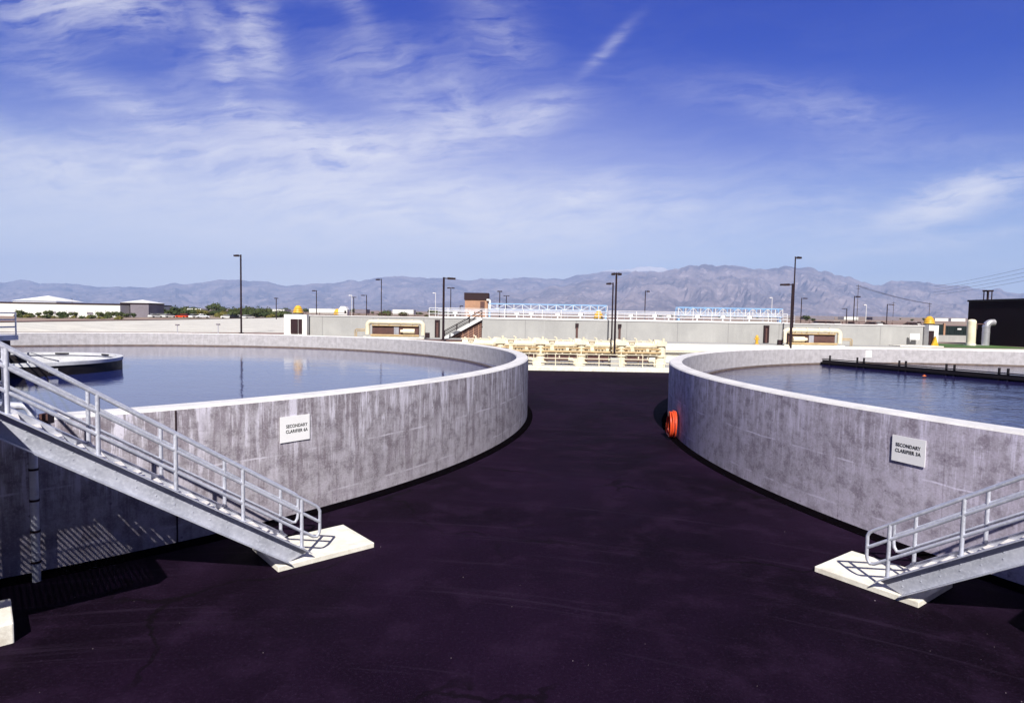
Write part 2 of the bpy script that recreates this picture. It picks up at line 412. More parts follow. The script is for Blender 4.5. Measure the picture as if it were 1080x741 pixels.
mountains('near_mountains', 10500, 4600, [(380,326),(470,319),(540,309),(600,300),(650,292),(690,286),(712,282.5),(730,278.5),(745,278),(765,280),(790,283.5),(812,284),(836,281),(850,282),(868,286),(890,291),(912,297),(928,299.5),(945,297.5),(960,296.5),(985,298.5),(1010,301),(1040,304.5),(1080,309),(1150,312),(1300,300),(1700,296),(2000,310)], .00055, 8.1)

# ------------------------------------------------------------------ the two clarifier tanks
def make_tank():
    t = thing('clarifier_tank', 'round concrete tank with lime streaked wall and a ring in its water, left', 'tank', TL, group='round clarifier tanks')
    NS = 256
    w = MB(); w.lathe([(R-TH,-.6),(R,-.6),(R,RIM-.05),(R-TH,RIM-.05)], NS, closed=True)
    w.build('wall', M['tank'], t, recalc=True)
    c = MB(); c.lathe([(R+.002,RIM-.05),(R-.04,RIM),(R-TH+.04,RIM),(R-TH-.002,RIM-.05)], NS, closed=True); c.build('coping', M['cope'], t)
    s = MB(); s.lathe([(R+.001,-.1),(R+.001,.075),(R+.06,.06),(R+.26,.012),(R+.27,-.1)], NS, closed=True); s.build('base_strip', M['strip_black'], t)  # plain black ring along the foot of the wall
    l = MB(); l.lathe([(R-TH-.75,LIP-.35),(R-TH-.75,LIP),(R-TH-.70,LIP),(R-TH-.62,LIP-.18),(R-TH-.03,LIP-.18),(R-TH-.03,LIP-.35)], NS, closed=True); l.build('launder', M['weir'], t)
    f = MB(); f.lathe([(4.33,.6),(4.48,.6),(4.48,2.2),(4.54,2.2),(4.54,2.36),(4.26,2.36),(4.26,2.22),(4.33,2.22)], 96, closed=True)
    fw = f.build('feedwell', M['feed'], t)
    b = MB(); b.lathe([(4.485,1.5),(4.50,1.5),(4.50,2.19),(4.485,2.19)], 96, closed=True); b.build('skirt', M['black'], fw)
    for a in (100, 62, 10, -40): q = MB(); q.box((4.25*math.cos(math.radians(a)),4.25*math.sin(math.radians(a)),2.30), (.05,.7,.08), math.radians(a)); q.build('port', M['black'], fw)
    for a in (-34, 140): q = MB(); q.box((4.55*math.cos(math.radians(a)),4.55*math.sin(math.radians(a)),2.0), (.05,.35,.16), math.radians(a)); q.build('plate', M['feed'], fw)
    q = MB(); q.cyl((0,0,-.5), (0,0,2.35), .45, 24); q.box((0,0,2.4), (.8,.8,.15)); q.build('centre_column', M['black'], t)
    J = atz(186, 430, RIM)-TL; a0 = math.atan2(J.y, J.x)
    for k in range(8):
        a = a0+k*PI/4; j = MB(); j.box(((R+.004)*math.cos(a),(R+.004)*math.sin(a),1.40), (.010,.030,2.78), a)
        j.build('joint_strip', M['dkbrown'], t)
    return t
tank = make_tank()
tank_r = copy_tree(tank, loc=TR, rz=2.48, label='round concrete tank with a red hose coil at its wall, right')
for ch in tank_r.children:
    if ch.name.startswith('wall'): ch.material_slots[0].link = 'OBJECT'; ch.material_slots[0].material = M['tank_smooth_skytint']
for ch in [c for c in tank_r.children if c.name.startswith('joint_strip')]: bpy.data.objects.remove(ch)
for c in (TL, TR):
    w = MB(); w.lathe([(.01,0),(6,0),(12,0),(18,0),(R-TH+.05,0)], 128); tag(w.build('water', M['water'] if c is TL else M['water_rippled'], loc=(c.x, c.y, WZ), recalc=False), kind='structure')

# ------------------------------------------------------------------ stairs
SL, SW, SP, HP = .69, 1.08, 1.075, .93               # slope, rail to rail width, post spacing, post height
def make_stair():
    # local frame: x up the run, y across (near side y=0), z up; the origin is the foot of the near bottom post
    t = thing('metal_staircase', 'galvanised steel stairway with pipe handrails climbing left beside the streaked tank', 'staircase', group='tank stairways')
    Z0 = .34; TOP = 3.5; x_top = (TOP-Z0)/SL
    for y, sgn in ((0., 1), (SW, -1)):
        s = MB(); dep = .40; fl = .18; th = .014
        lo = -(dep-.24)/SL+.06
        def P(x, dz, y): return Vector((x, y, Z0+SL*x-.02+dz))
        def foot(dz): return max(-.14, (.10-(Z0-.02)-dz)/SL)
        s.prism([P(foot(0),0,y), P(foot(-dep),-dep,y), P(x_top,-dep,y), P(x_top,0,y)], (0, sgn*th, 0))     # web
        for dz in (0, -dep+th):                                                                            # flanges face outwards
            x0 = foot(dz-th); s.prism([P(x0,dz,y-sgn*fl), P(x0,dz-th,y-sgn*fl), P(x_top,dz-th,y-sgn*fl), P(x_top,dz,y-sgn*fl)], (0, sgn*(fl-.001), 0))
        k = .25
        while k < x_top-.1:                                                                                # bolt heads
            for dz in (-.13, -.24):
                p = P(k, dz, y-sgn*.001); s.cyl(p, p-Vector((0, sgn*.007, 0)), .011, 8)
            k += .275
        s.build('stringer', M['galv'], t)
    n = 17; tr0 = None
    for i in range(n):
        x = .02+i*.275; z = .10+.19*(i+1)
        if tr0 is None:
            tb = MB(); y0, y1 = .02, SW-.02
            tb.bx(0,.078,y0,y1,-.035,0)                                       # nosing
            for q in range(4): tb.bx(.108+q*.050,.108+q*.050+.012,y0,y1,-.024,-.002)
            for q in range(5): yy = y0+.17*(q+1); tb.bx(.045,.275,yy-.006,yy+.006,-.012,-.003)
            for yy in (y0, y1-.006): tb.prism([(0,yy,.0),(.28,yy,.0),(.28,yy,-.07),(.0,yy,-.10)], (0,.006,0))
            tr0 = tb.build('tread', M['tread'], t); tr0.location = (x, 0, z)
        else:
            c = tr0.copy(); COL.objects.link(c); c.parent = t; c.location = (x, 0, z)
    r = .030
    for y in (0., SW):
        h = MB(); xe = -.36; xt = x_top+.02
        def Q(x, hh): return Vector((x, y, Z0+SL*x+hh))
        top, midh, low = HP, .655, .30
        a = Q(xe, top); b = Q(xe, low)
        c1 = .10
        loop = [Q(xt, top), Q(xe+.09, top), Q(xe+.03, top-.012), Vector((xe, y, a.z-.06)), Vector((xe, y, b.z+.22)), Vector((xe+.015, y, b.z+.14)), Vector((xe+.06, y, b.z+.075)), Vector((xe+.13, y, Q(xe+.13,low).z)), Q(xt, low)]
        h.tube(loop, r, 10); h.tube([Vector((xe, y, Q(xe, midh).z)), Q(xt, midh)], r, 10)
        hr = h.build('handrail', M['galv'], t)
        k = 0
        while k*SP < x_top:
            pb = MB(); pb.cyl(Q(k*SP,-.03), Q(k*SP,HP), r*1.12, 10); pb.box((k*SP, y, Z0+SL*k*SP-.02), (.09,.07,.02)); pb.build('post', M['galv'], hr); k += 1
    return t
aL = math.radians(221.2); aR = math.radians(-54.4)
# left: near side lies to the right of the climb, so its frame is turned with y pointing to the tank
stair = make_stair()
tL = Vector((math.cos(aL), math.sin(aL), 0)); nL = Vector((tL.y, -tL.x, 0))       # towards the left tank
tR = Vector((math.cos(aR), math.sin(aR), 0)); nR = Vector((-tR.y, tR.x, 0))       # towards the right tank
PL = Vector((-3.965, 11.564, 0)); PR = Vector((6.70, 10.64, 0))
# the model is symmetric about its centre line except the landing; the left one sits on the far rail line
stair.location = PL+nL*SW; stair.rotation_euler.z = aL
st_r = copy_tree(stair, loc=PR, rz=aR, label='galvanised steel stairway with pipe handrails climbing right towards the hose coil tank')

def platform(label, o, ang, x1, ya, yb):
    t = thing('steel_platform', label, 'platform', o, ang, 'platforms at the top of the stairways'); x0 = (3.5-.34)/SL+.01; z = 3.5
    b = MB()
    for yy in (ya, yb): b.bx(x0,x1,yy-.01,yy+.01,z-.28,z)
    for xx in (x0+.012, x1-.012): b.bx(xx-.01,xx+.01,ya+.012,yb-.012,z-.28,z-.002)
    b.build('frame', M['galv'], t)
    b = MB(); q = x0+.06
    while q < x1-.05: b.bx(q,q+.064,ya+.012,yb-.012,z-.024,z-.004); q += .085  # wide flats laid close so little sun leaks through
    yy = ya+.4
    while yy < yb-.1: b.bx(x0+.03,x1-.03,yy-.012,yy+.012,z-.02,z-.006); yy += .35
    b.build('grating', M['tread'], t)
    for xx, yy in ((x0+.25, ya+.3), (x1-.2, ya+.3), (x1-.2, yb-.55)):
        p = MB(); p.bx(xx-.07,xx+.07,yy-.07,yy+.07,0,z-.28); p.build('leg', M['galv'], t)
    return t
platform('steel grating platform at the head of the left stairway, outside the picture', PL+nL*SW, aL, 8.6, -1.0, SW+1.85)  # landing enlarged out of view to darken the wall under the stairway
platform('steel grating platform at the head of the right stairway, outside the picture', PR, aR, 7.2, -1.6, SW+.9)

def pad(name, label, cat, pts, z0, z1, group=None, m='pad', bevel=.012):
    b = MB(); b.prism([(x, y, z0) for x, y in pts], (0,0,z1-z0))
    o = b.build(name, M[m], bevel=bevel)
    c = sum((Vector((x, y, 0)) for x, y in pts), Vector())/len(pts)
    o.data.transform(Matrix.Translation(-c)); o.location = c
    return tag(o, label, cat, group)
def quad(o, e1, e2): return [(o.x,o.y),(o.x+e1.x,o.y+e1.y),(o.x+e1.x+e2.x,o.y+e1.y+e2.y),(o.x+e2.x,o.y+e2.y)]
o = Vector((-4.27,11.17,0)); pad('concrete_pad', 'white concrete slab on the asphalt at the foot of the left stairway', 'slab', quad(o, -tL*1.98, nL*1.42), -.2, .10, 'slabs at the foot of the stairways')
o = Vector((6.96,10.17,0)); pad('concrete_pad', 'white concrete slab on the asphalt at the foot of the right stairway', 'slab', quad(o, -tR*1.80, nR*1.46), -.2, .10, 'slabs at the foot of the stairways')
ft = thing('concrete_footing', 'white concrete footing block cut off by the left edge of the photo', 'footing', (-7.09,8.60,0), math.atan2(.752,-.659))
b = MB(); b.bx(0,1.0,0,1.5,-.2,.30); b.build('block', M['pad'], ft, bevel=.02)
b = MB(); b.bx(.3,.75,.25,.75,.302,.33); b.build('base_plate', M['galv'], ft)

# riser pipe on the left tank wall
rp = thing('riser_pipe', 'thin vertical grey pipe with clamps fixed to the left tank wall behind the stairway', 'pipe', (-8.33,10.62,0))
b = MB(); b.tube([(0,0,0),(0,0,2.9)]+arc((-.16,.0,2.95), .16, 0, PI/2, 6, (1,0,0), (0,0,1))+[(-.75,.02,3.11)], .064, 16); b.build('pipe', M['galv'], rp)
for z in (.35, .9, 1.45, 2.0, 2.6):
    c = MB(); c.lathe([(.066,-.02),(.076,-.02),(.076,.02),(.066,.02)], 16, (0,0,z), True); c.build('clamp', M['dkbrown'], rp)
jb = atz(47, 447, RIM)
b = MB(); b.box((0,.05,.09), (.15,.15,.17)); tag(b.build('junction_box', M['brown'], loc=jb), 'small dark brown box on the rim of the left tank beside the pipe', 'box')

# walkway from the landing to the left tank centre
ctr = TL+Vector((-2.05,0,0))
wb = thing('walkway_bridge', 'steel walkway with railings reaching the middle of the left tank at the picture edge', 'walkway', ctr)
DZ = 3.42
b = MB(); b.bx(-1.6,1.1,-1.4,1.4,DZ-.25,DZ); b.build('platform', M['galv'], wb)
rl = MB()
pts = [(-1.5,-1.32),(1.04,-1.32),(1.04,1.32),(-1.5,1.32)]
for h in (.42,.80,1.15): rl.tube([(x,y,DZ+h) for x,y in pts], .035, 8, closed=True)
hr = rl.build('railing', M['galv'], wb)
for x, y in pts+[(-.2,-1.32),(-.2,1.32),(1.04,0)]:
    p = MB(); p.cyl((x,y,DZ-.1),(x,y,DZ+1.15), .04, 8); p.build('post', M['galv'], hr)
b = MB(); b.box((.72,-.9,DZ+.38), (.5,.55,.75)); b.build('drive_box', M['white'], wb, bevel=.03)
b = MB(); b.cyl((1.1,0,.4-.9), (1.1,0,2.6), .55, 20); b.box((0,0,2.9), (2.0,2.0,.5)); b.build('drive_column', M['dkbrown'], wb)
e = (PL+nL*.5+tL*5.4)-ctr; d = Vector((e.x,e.y,0)).normalized(); s_ = Vector((-d.y,d.x,0)); L = Vector((e.x,e.y,0)).length
b = MB(); b.bar(Vector((0,0,DZ-.12))+d*1.9, Vector((0,0,DZ-.12))+d*L, 1.3, .24); b.build('deck', M['galv'], wb)
for k in (-1, 1):
    q = MB()
    for h in (.42,.80,1.15): q.cyl(Vector((0,0,DZ+h))+d*1.9+s_*.62*k, Vector((0,0,DZ+h))+d*L+s_*.62*k, .03, 6)
    for i in range(12): a = Vector((0,0,0))+d*(1.95+(L-2)*i/11)+s_*.62*k; q.cyl(a+Vector((0,0,DZ)), a+Vector((0,0,DZ+1.15)), .03, 6)
    q.build('bridge_rail', M['galv'], wb)

# skimmer arm across the right tank
A = atz(868, 380.5, 2.0); dirv = (Vector((TR.x,TR.y,2.0))-A); Ls = dirv.length; dirv.normalize()
sk = thing('skimmer_arm', 'long dark skimmer beam with paired uprights just above the right tank water', 'skimmer', (A.x,A.y,0))
b = MB(); b.bar((0,0,1.97), Vector((0,0,1.97))+dirv*Ls, .16, .24); b.bar(Vector((.0,0,2.16)), Vector((0,0,2.16))+dirv*Ls, .26, .05); b.build('beam', M['black'], sk)
b = MB(); b.bar(Vector((0,.3,1.80)), Vector((0,.3,1.80))+dirv*Ls, .05, .25); b.build('scraper_blade', M['black'], sk)
for px in (877, 906, 913, 950.5, 957.5, 1000.5, 1009, 1056.5, 1066):
    Y = None; lo, hi = 0., Ls
    for _ in range(30):
        mdl = (lo+hi)/2; q = A+dirv*mdl
        # place along the beam where the photograph shows an upright
        dd = q-Vector((0,0,CAM_H)); cx = 540+FPX*dd.x/dd.y
        if cx < px-1: lo = mdl
        else: hi = mdl
    q = dirv*lo; p = MB(); p.bx(q.x-.045,q.x+.045,q.y-.045,q.y+.045,1.62,2.44); p.build('upright', M['black'], sk)
c = atz(975, 394, 1.95); b = MB(); b.blob((0,0,.02), .12, 3, 2, .05, (1,.5,.3)); b.cyl((0,0,0),(0,0,.10), .04, 8)
tag(b.build('float', M['orange'], loc=(c.x,c.y,WZ+.06)), 'small orange float on the right tank water under the skimmer beam', 'float')

# white plate on far wall of right tank
def on_inner(T, px, py, z):
    lo, hi = 1., 200.; d = ray(px, py)
    best = None
    for i in range(4000):
        k = 20+i*.02; p = Vector((0,0,CAM_H))+d*k
        if best is None and (Vector((p.x,p.y,0))-T).length > R-TH and k > 30: best = p
    return best
p = aty(924, 376, 46.3); v = Vector((p.x,p.y,0))-TR; a = math.atan2(v.y, v.x)
b = MB(); b.box(((R-TH-.02)*math.cos(a), (R-TH-.02)*math.sin(a), 2.42), (.03,.55,.55), a); tag(b.build('level_gauge', M['white'], loc=TR), 'small white plate on the inside of the right tank far wall', 'plate')

# ------------------------------------------------------------------ signs
def text_mesh(name, s, size, mat_, parent, M_, bold=.012):
    cu = bpy.data.curves.new(name, 'FONT'); cu.body = s; cu.size = size; cu.align_x = 'CENTER'; cu.align_y = 'CENTER'
    cu.offset = bold*size; cu.extrude = .0015; cu.space_line = 1.22; cu.space_character = 1.06
    ob = bpy.data.objects.new(name, cu); COL.objects.link(ob); bpy.context.view_layer.update()
    me = bpy.data.meshes.new_from_object(ob.evaluated_get(bpy.context.evaluated_depsgraph_get()))
    bpy.data.objects.remove(ob); me.name = name; me.transform(M_); me.materials.clear(); me.materials.append(mat_)
    o = bpy.data.objects.new(name, me); COL.objects.link(o); o.parent = parent; return o
def sign(T, px, py, W, H, txt, label, off):
    d = ray(px, py); o0 = Vector((0,0,CAM_H)); k = 5.
    while ((o0+d*k)-Vector((T.x,T.y,(o0+d*k).z))).length > R and k < 60: k += .005
    P = o0+d*k; nrm = Vector((P.x-T.x,P.y-T.y,0)).normalized(); side = Vector((-nrm.y,nrm.x,0))
    t = thing('wall_sign', label, 'sign', P+nrm*.022, group='tank name signs')
    Mx = Matrix((side, Vector((0,0,1)), nrm)).transposed().to_4x4()
    b = MB(); b.box((0,0,0), (W,H,.012), 0, Mx); b.build('panel', M['signw'], t)
    for ln, dy in zip(txt.split('\n'), (.062,-.062)): text_mesh('lettering', ln, .106, M['ink'], t, Mx @ Matrix.Translation((off[0],off[1]+dy,.0085)) @ Matrix.Diagonal((.84,1,1,1)), .02)
sign(TL, 310.7, 451.3, .76, .60, 'SECONDARY\nCLARIFIER 6A', 'white sign reading SECONDARY CLARIFIER 6A on the streaked left tank wall', (.04,.0))
sign(TR, 958.8, 474.8, .73, .56, 'SECONDARY\nCLARIFIER 3A', 'white sign reading SECONDARY CLARIFIER 3A on the right tank wall', (-.01,.02))

# ------------------------------------------------------------------ red hose coil
HC = atz(708.5, 463, 0); v = Vector((HC.x,HC.y,0))-TR; a = math.atan2(v.y, v.x); nrm = Vector((math.cos(a),math.sin(a),0)); sd = Vector((-nrm.y,nrm.x,0))
base = TR+nrm*(R+.02)
hc = thing('hose_coil', 'bright red hose wound in a coil on the wall of the right tank', 'hose', base)
b = MB(); pts = []
NT_ = 11*28
for i in range(NT_+1):
    t_ = i/28*2*PI; turn = i/28; rr = .42+.05*math.sin(turn*2.3)+.03*math.sin(turn*5.1); dep = .10+.21*(turn/11)+.05*math.sin(turn*3.7)
    cz = .62+.04*math.sin(turn*1.7)
    pts.append(nrm*dep+sd*rr*.9*math.cos(t_)*(1+.05*math.sin(turn))+Vector((0,0,cz+rr*1.08*math.sin(t_)-.05*abs(math.cos(t_)))))
b.tube(pts, .030, 8); b.build('hose', M['red'], hc)
b = MB(); b.cyl(nrm*.0+Vector((0,0,.96)), nrm*.34+Vector((0,0,1.0)), .03, 8); b.cyl(nrm*.34+Vector((0,0,.94)), nrm*.34+Vector((0,0,1.12)), .03, 8); b.cyl(Vector((0,0,.9)), nrm*.3+Vector((0,0,.97)), .02, 8)
b.build('hanger', M['brown'], hc)
b = MB(); p = pts[-1]; b.cyl(p, p+Vector((0,0,-.22)), .03, 10, .018); b.build('nozzle', M['creamdk'], hc)

# ------------------------------------------------------------------ kerb, guard railing and pipe gallery at the end of the yard
KY = 55.6
k = MB(); k.bx(-16,40,KY,KY+1.4,-.2,.36); tag(k.build('kerb', M['pad'], bevel=.03), kind='structure')
k = MB(); k.bx(-16,40,KY+1.4,67.95,-.2,.2); tag(k.build('gallery_floor', M['farwall']), kind='structure')
gr = thing('guard_railing', 'cream pipe guard railing along the kerb in front of the pipe gallery', 'railing', (0,KY+.7,.36))
b = MB()
for h in (.33,.72,1.12): b.cyl((-6,0,h), (24,0,h), .038, 8)
b.build('rails', M['cream'], gr)
for i in range(16):
    p = MB(); p.cyl((-6+i*2,0,-.02), (-6+i*2,0,1.12), .045, 8); p.build('post', M['cream'], gr)
rw = MB(); rw.bx(-140,14.6,67.9,68.3,-.3,TERR+.02); tag(rw.build('retaining_wall', M['brown']), 'retaining wall coloured dark brown for the shade behind the cream pipes', 'wall')  # dark brown put in for the shade between the pipes
rw = MB(); rw.bx(14.62,140,66.4,68.3,-.3,TERR+.02); tag(rw.build('retaining_wall', M['pad']), 'pale concrete retaining wall between the cream pipes and the right tank', 'wall')
rw = MB(); rw.cyl((14.7,66.,1.5),(22.,66.,1.5), .12, 10); tag(rw.build('supply_pipe', M['cream']), 'thin cream pipe running on along the pale retaining wall', 'pipe')

def make_manifold():
    t = thing('pipe_manifold', 'x', 'pipework', group='cream pipe manifolds in the gallery')
    b = MB(); b.tube([(-1.95,0,2.2),(1.75,0,2.2)], .33, 14)
    for x in (-1.2,.4,1.5): b.lathe([(.33,-.05),(.43,-.05),(.43,.05),(.33,.05)], 14, (x,0,2.2), True, axis=(1,0,0))
    hd = b.build('header_pipe', M['cream'], t)
    b = MB(); b.tube([(-2.0,.1,.2),(-2.0,.1,1.9)]+arc((-1.6,.1,1.95), .4, PI, PI/2, 6, (1,0,0), (0,0,1))+[(-1.3,.1,2.35)], .48, 14)
    for z in (.5, 1.2): b.lathe([(.48,-.06),(.60,-.06),(.60,.06),(.48,.06)], 14, (-2.0,.1,z), True)
    b.build('riser', M['cream'], t)
    b = MB(); b.box((-1.98,-.15,2.42), (.95,.7,.42)); b.cyl((-2.2,-.1,2.5), (-2.2,-.1,2.95), .12, 8); b.box((.2,.1,2.62), (3.4,.5,.08)); b.build('duct_cover', M['cream'], t, bevel=.03)
    b = MB(); b.tube([(-1.9,.5,1.25),(1.9,.5,1.25)], .22, 12); b.tube([(-1.9,-.1,.75),(1.9,-.1,.75)], .15, 10); b.build('return_pipe', M['brown'], t)
    v = MB(); v.box((.9,-.35,1.72), (.35,.35,.5)); v.cyl((.9,-.35,1.9), (.9,-.35,2.5), .05, 8); vb = v.build('valve', M['cream'], t, bevel=.02); v = MB(); v.box((-.6,-.3,1.7), (.3,.3,.4)); v.build('junction_box', M['cream'], t, bevel=.02)
    w = MB(); w.tube([(.9+.26*math.cos(a),-.35+.26*math.sin(a),2.5) for a in [2*PI*i/14 for i in range(14)]], .03, 6, closed=True); w.bx(.64,1.16,-.37,-.33,2.48,2.52); w.build('handwheel', M['creamdk'], vb)
    for x in (-.9,.1,1.3): s = MB(); s.bx(x-.06,x+.06,.35,.47,.2,1.95); s.build('support', M['cream'], t)
    for x, zt in ((-.95,2.75),(-.15,2.62),(.45,2.85),(1.35,2.66)): b = MB(); b.tube([(x,-.1,1.2),(x,-.1,zt),(x+.22,-.1,zt+.06)], .085, 8); b.build('branch_pipe', M['cream'], t)
    b = MB(); b.tube([(-1.9,-.55,1.52),(1.9,-.55,1.52)], .12, 10); b.tube([(-1.9,-.3,1.84),(1.9,-.3,1.84)], .09, 10); b.build('feed_pipe', M['creamdk'], t)  # ochre colour stands in for the shaded undersides of the cream pipes
    b = MB(); b.tube([(-1.35,-.45,.25),(-1.35,-.45,.62),(-1.1,-.45,.78),(-.7,-.45,.78)], .16, 10); b.box((-1.7,-.6,.5), (.7,.6,.6)); b.build('pump', M['cream'], t, bevel=.04)
    return t
mf = make_manifold(); GY = 60.2
ml = ['cream pipe manifold furthest left in the gallery, beside the left tank rim', 'second cream pipe manifold from the left in the gallery', 'middle cream pipe manifold left of the tall double lamp', 'cream pipe manifold right behind the tall double lamp pedestal', 'cream pipe manifold furthest right, next to the right tank rim']
for i, px in enumerate((528, 570, 613, 655, 697)):
    l = (xat(px, GY, 370)-2, GY, 0)
    if i == 0: mf.location = l; mf['label'] = ml[0]
    else: o = copy_tree(mf, loc=l, label=ml[i]); o.scale.x = -1
mf.scale.x = -1
b = MB(); b.tube([(-8,GY+2.4,1.7),(15.5,GY+2.4,1.7)], .5, 14)
o = b.build('main_header_pipe', M['cream']); tag(o, 'thick cream main pipe running behind the row of manifolds', 'pipe')

# ------------------------------------------------------------------ basin wall and what stands on and before it
BY = 74.
xl, xr = xat(327, BY), xat(974, BY); BZ = 4.62
bw = thing('basin_wall', 'long pale grey concrete basin wall crossing the scene behind the tanks', 'wall', ((xl+xr)/2, BY, TERR))
h2 = (xr-xl)/2
b = MB(); b.bx(-h2,h2,0,1.1,-.3,BZ-TERR-.12); b.build('wall', M['farwall'], bw)
b = MB(); b.bx(-h2-.1,h2+.1,-.08,1.2,BZ-TERR-.118,BZ-TERR); b.build('coping', M['cope'], bw)
for sgn, wdt in ((-1, 2.7), (1, 1.15)):
    b = MB(); x0 = sgn*(h2+.102); b.bx(x0, x0+sgn*wdt, -.9, .9, -.3, BZ-TERR+.03); pr = b.build('pier', M['white'], bw)
for xx, w_ in ((-h2-.1-.75,.42),(-h2-.1-1.45,.85)):
    b = MB(); b.bx(xx-w_/2,xx+w_/2,-1.02,-.903,.25,1.95); b.build('cabinet_door', M['dkbrown'], bw)
b = MB(); b.bx(h2+.1,h2+.65,-1.02,-.903,.1,1.85); b.build('cabinet_door', M['dkbrown'], bw)
slab = MB(); slab.bx(-.0,5.,-2.2,0,-.2,.12); tag(slab.build('concrete_step', M['pad'], loc=(xat(963,BY)-3.4, BY-1.0, TERR)), 'low white concrete slab before the right end of the basin wall', 'slab')
b = MB(); b.box((0,0,.62), (1.15,.06,.75)); b.cyl((-.45,.08,-.0), (-.45,.08,1.0), .03, 6); b.cyl((.45,.08,0.), (.45,.08,1.0), .03, 6)
tag(b.build('notice_board', M['white'], loc=(xat(962,BY), BY-.6, TERR+.5)), 'blank white board near the right end of the basin wall', 'board')

def railing(label, x0, x1, Y, z, m, rails=(.45,.8,1.1), r=.034, sp=2.2):
    if m == 'white' and Y > 76: m, r = 'galv', .03
    t = thing('handrail', label, 'railing', ((x0+x1)/2, Y, z)); h_ = (x1-x0)/2
    b = MB()
    for h in rails: b.cyl((-h_,0,h), (h_,0,h), r, 6)
    b.bx(-h_,h_,-.02,.02,.0,.08); b.build('rails', M[m], t)
    n_ = max(2, int((x1-x0)/sp)); p0 = None
    for i in range(n_+1):
        x = -h_+2*h_*i/n_
        if p0 is None: q = MB(); q.cyl((0,0,0),(0,0,rails[-1]), r*1.15, 6); p0 = q.build('post', M[m], t); p0.location = (x,0,0)
        else: c = p0.copy(); COL.objects.link(c); c.parent = t; c.location = (x,0,0)
railing('white pipe railing along the top edge of the basin wall', xat(452,BY), xat(832,BY), BY+.5, BZ, 'white')
railing('white railing of the second walkway behind the basin wall', xat(462,84), xat(838,84), 84, BZ-.05, 'white')
railing('white railing of the third walkway furthest behind the basin wall', xat(470,97), xat(826,97), 97, BZ, 'white', sp=3)
railing('low rusty brown railing behind the left part of the basin wall', xat(320,86), xat(458,86), 86, BZ-.45, 'brown', (.25,.5,.75), .04)
railing('low rusty brown railing behind the right part of the basin wall', xat(836,86), xat(976,86), 86, BZ-.45, 'brown', (.25,.5,.75), .04)
# walkway decks behind
for lab, Y in (('grey concrete walkway slab just behind the basin wall railing', 84), ('grey concrete walkway slab below the blue trusses', 97)):
    b = MB(); b.bx(xat(455,Y),xat(836,Y),-.8,.8,-2.4,-.02); tag(b.build('basin_walkway', M['farwall'], loc=(0,Y,BZ-.03)), lab, 'walkway')
# pipes, valves and boxes cluttering the basin deck
cl = [(480,'cream'),(497,'white'),(545,'white'),(560,'cream'),(588,'white'),(612,'cream'),(665,'white'),(690,'white'),(705,'cream'),(735,'white'),(762,'cream'),(790,'white')]
def make_valve():
    t = thing('gate_actuator', 'x', 'actuator', group='gate actuators on the basin deck')
    b = MB(); b.cyl((0,0,0),(0,0,.62), .10, 8); b.box((0,0,.72), (.5,.34,.30)); b.cyl((-.3,0,.72),(.3,0,.72), .13, 10); b.build('body', M['white'], t)
    b = MB(); b.tube([(.36,.16*math.cos(a),.72+.16*math.sin(a)) for a in [2*PI*i/10 for i in range(10)]], .025, 5, closed=True); b.build('handwheel', M['brown'], t)
    return t
gv = make_valve()
for i, (px, m) in enumerate(cl):
    Y = 78 if i % 2 else 81
    l = (xat(px,Y), Y, BZ-.1); lab = 'small pale gate actuator with handwheel on the basin deck behind the railing'
    if i == 0: gv.location = l; gv['label'] = lab
    else: copy_tree(gv, loc=l, label=lab)
dk = MB(); dk.bx(xat(455,79),xat(836,79),76.5,82.5,BZ-2.4,BZ-.1); tag(dk.build('basin_deck', M['farwall']), 'pale concrete deck behind the basin wall carrying the gate actuators', 'deck')

# yellow round ventilators
def make_vent():
    t = thing('roof_ventilator', 'x', 'ventilator', group='yellow ventilators on the basin walls')
    b = MB(); b.lathe([(.62,0),(.62,.28)], 20); b.lathe([(0.01,.28),(.62,.28)], 20); b.build('base', M['white'], t)
    b = MB(); b.lathe([(.64,.06),(.66,.06),(.66,.20),(.64,.20)], 20, closed=True); b.build('grille', M['black'], t)
    b = MB(); b.cyl((0,0,.28),(0,0,1.0), .36, 16); b.build('core', M['brown'], t)
    b = MB()
    for z, r0, r1, h in ((.26,.70,.60,.22),(.54,.66,.54,.20),(.80,.58,.40,.18)):
        b.lathe([(r1-.03,z+h),(r0,z),(r0,z+.04),(r1,z+h+.03),(r1-.03,z+h)], 20)
    b.lathe([(.44,1.02),(.36,1.14),(.20,1.25),(.02,1.28)], 20)
    b.build('hood', M['yellow'], t); return t
vn = make_vent()
for i, (px, Y, lab, k) in enumerate(((314.5,BY,'yellow slatted ventilator on the left end of the basin wall',1.),(631,BY+1.6,'yellow slatted ventilator in the middle behind the white railing',1.),(980,BY,'yellow slatted ventilator on the right end pier of the basin wall',1.),(356,88,'half hidden yellow ventilator beside the white box behind the wall',1.))):
    l = (xat(px,Y), Y, BZ-(0.02 if i != 3 else .2)+(.04 if i in (0,2) else 0))
    o = vn if i == 0 else copy_tree(vn, loc=l)
    o.location = l; o['label'] = lab; o.scale = (.86,.86,.86)
wh = thing('equipment_housing', 'white domed equipment housing next to the half hidden yellow ventilator', 'housing', (xat(361.5,86),86,BZ-.35))
b = MB(); b.prism([(-.62,0,0),(.62,0,0),(.62,0,1.15),(.3,0,1.6),(-.3,0,1.6),(-.62,0,1.15)], (0,1.2,0)); b.build('shell', M['white'], wh)
b = MB(); b.bx(.22,.5,-.03,-.003,.6,1.0); b.build('vent', M['black'], wh)

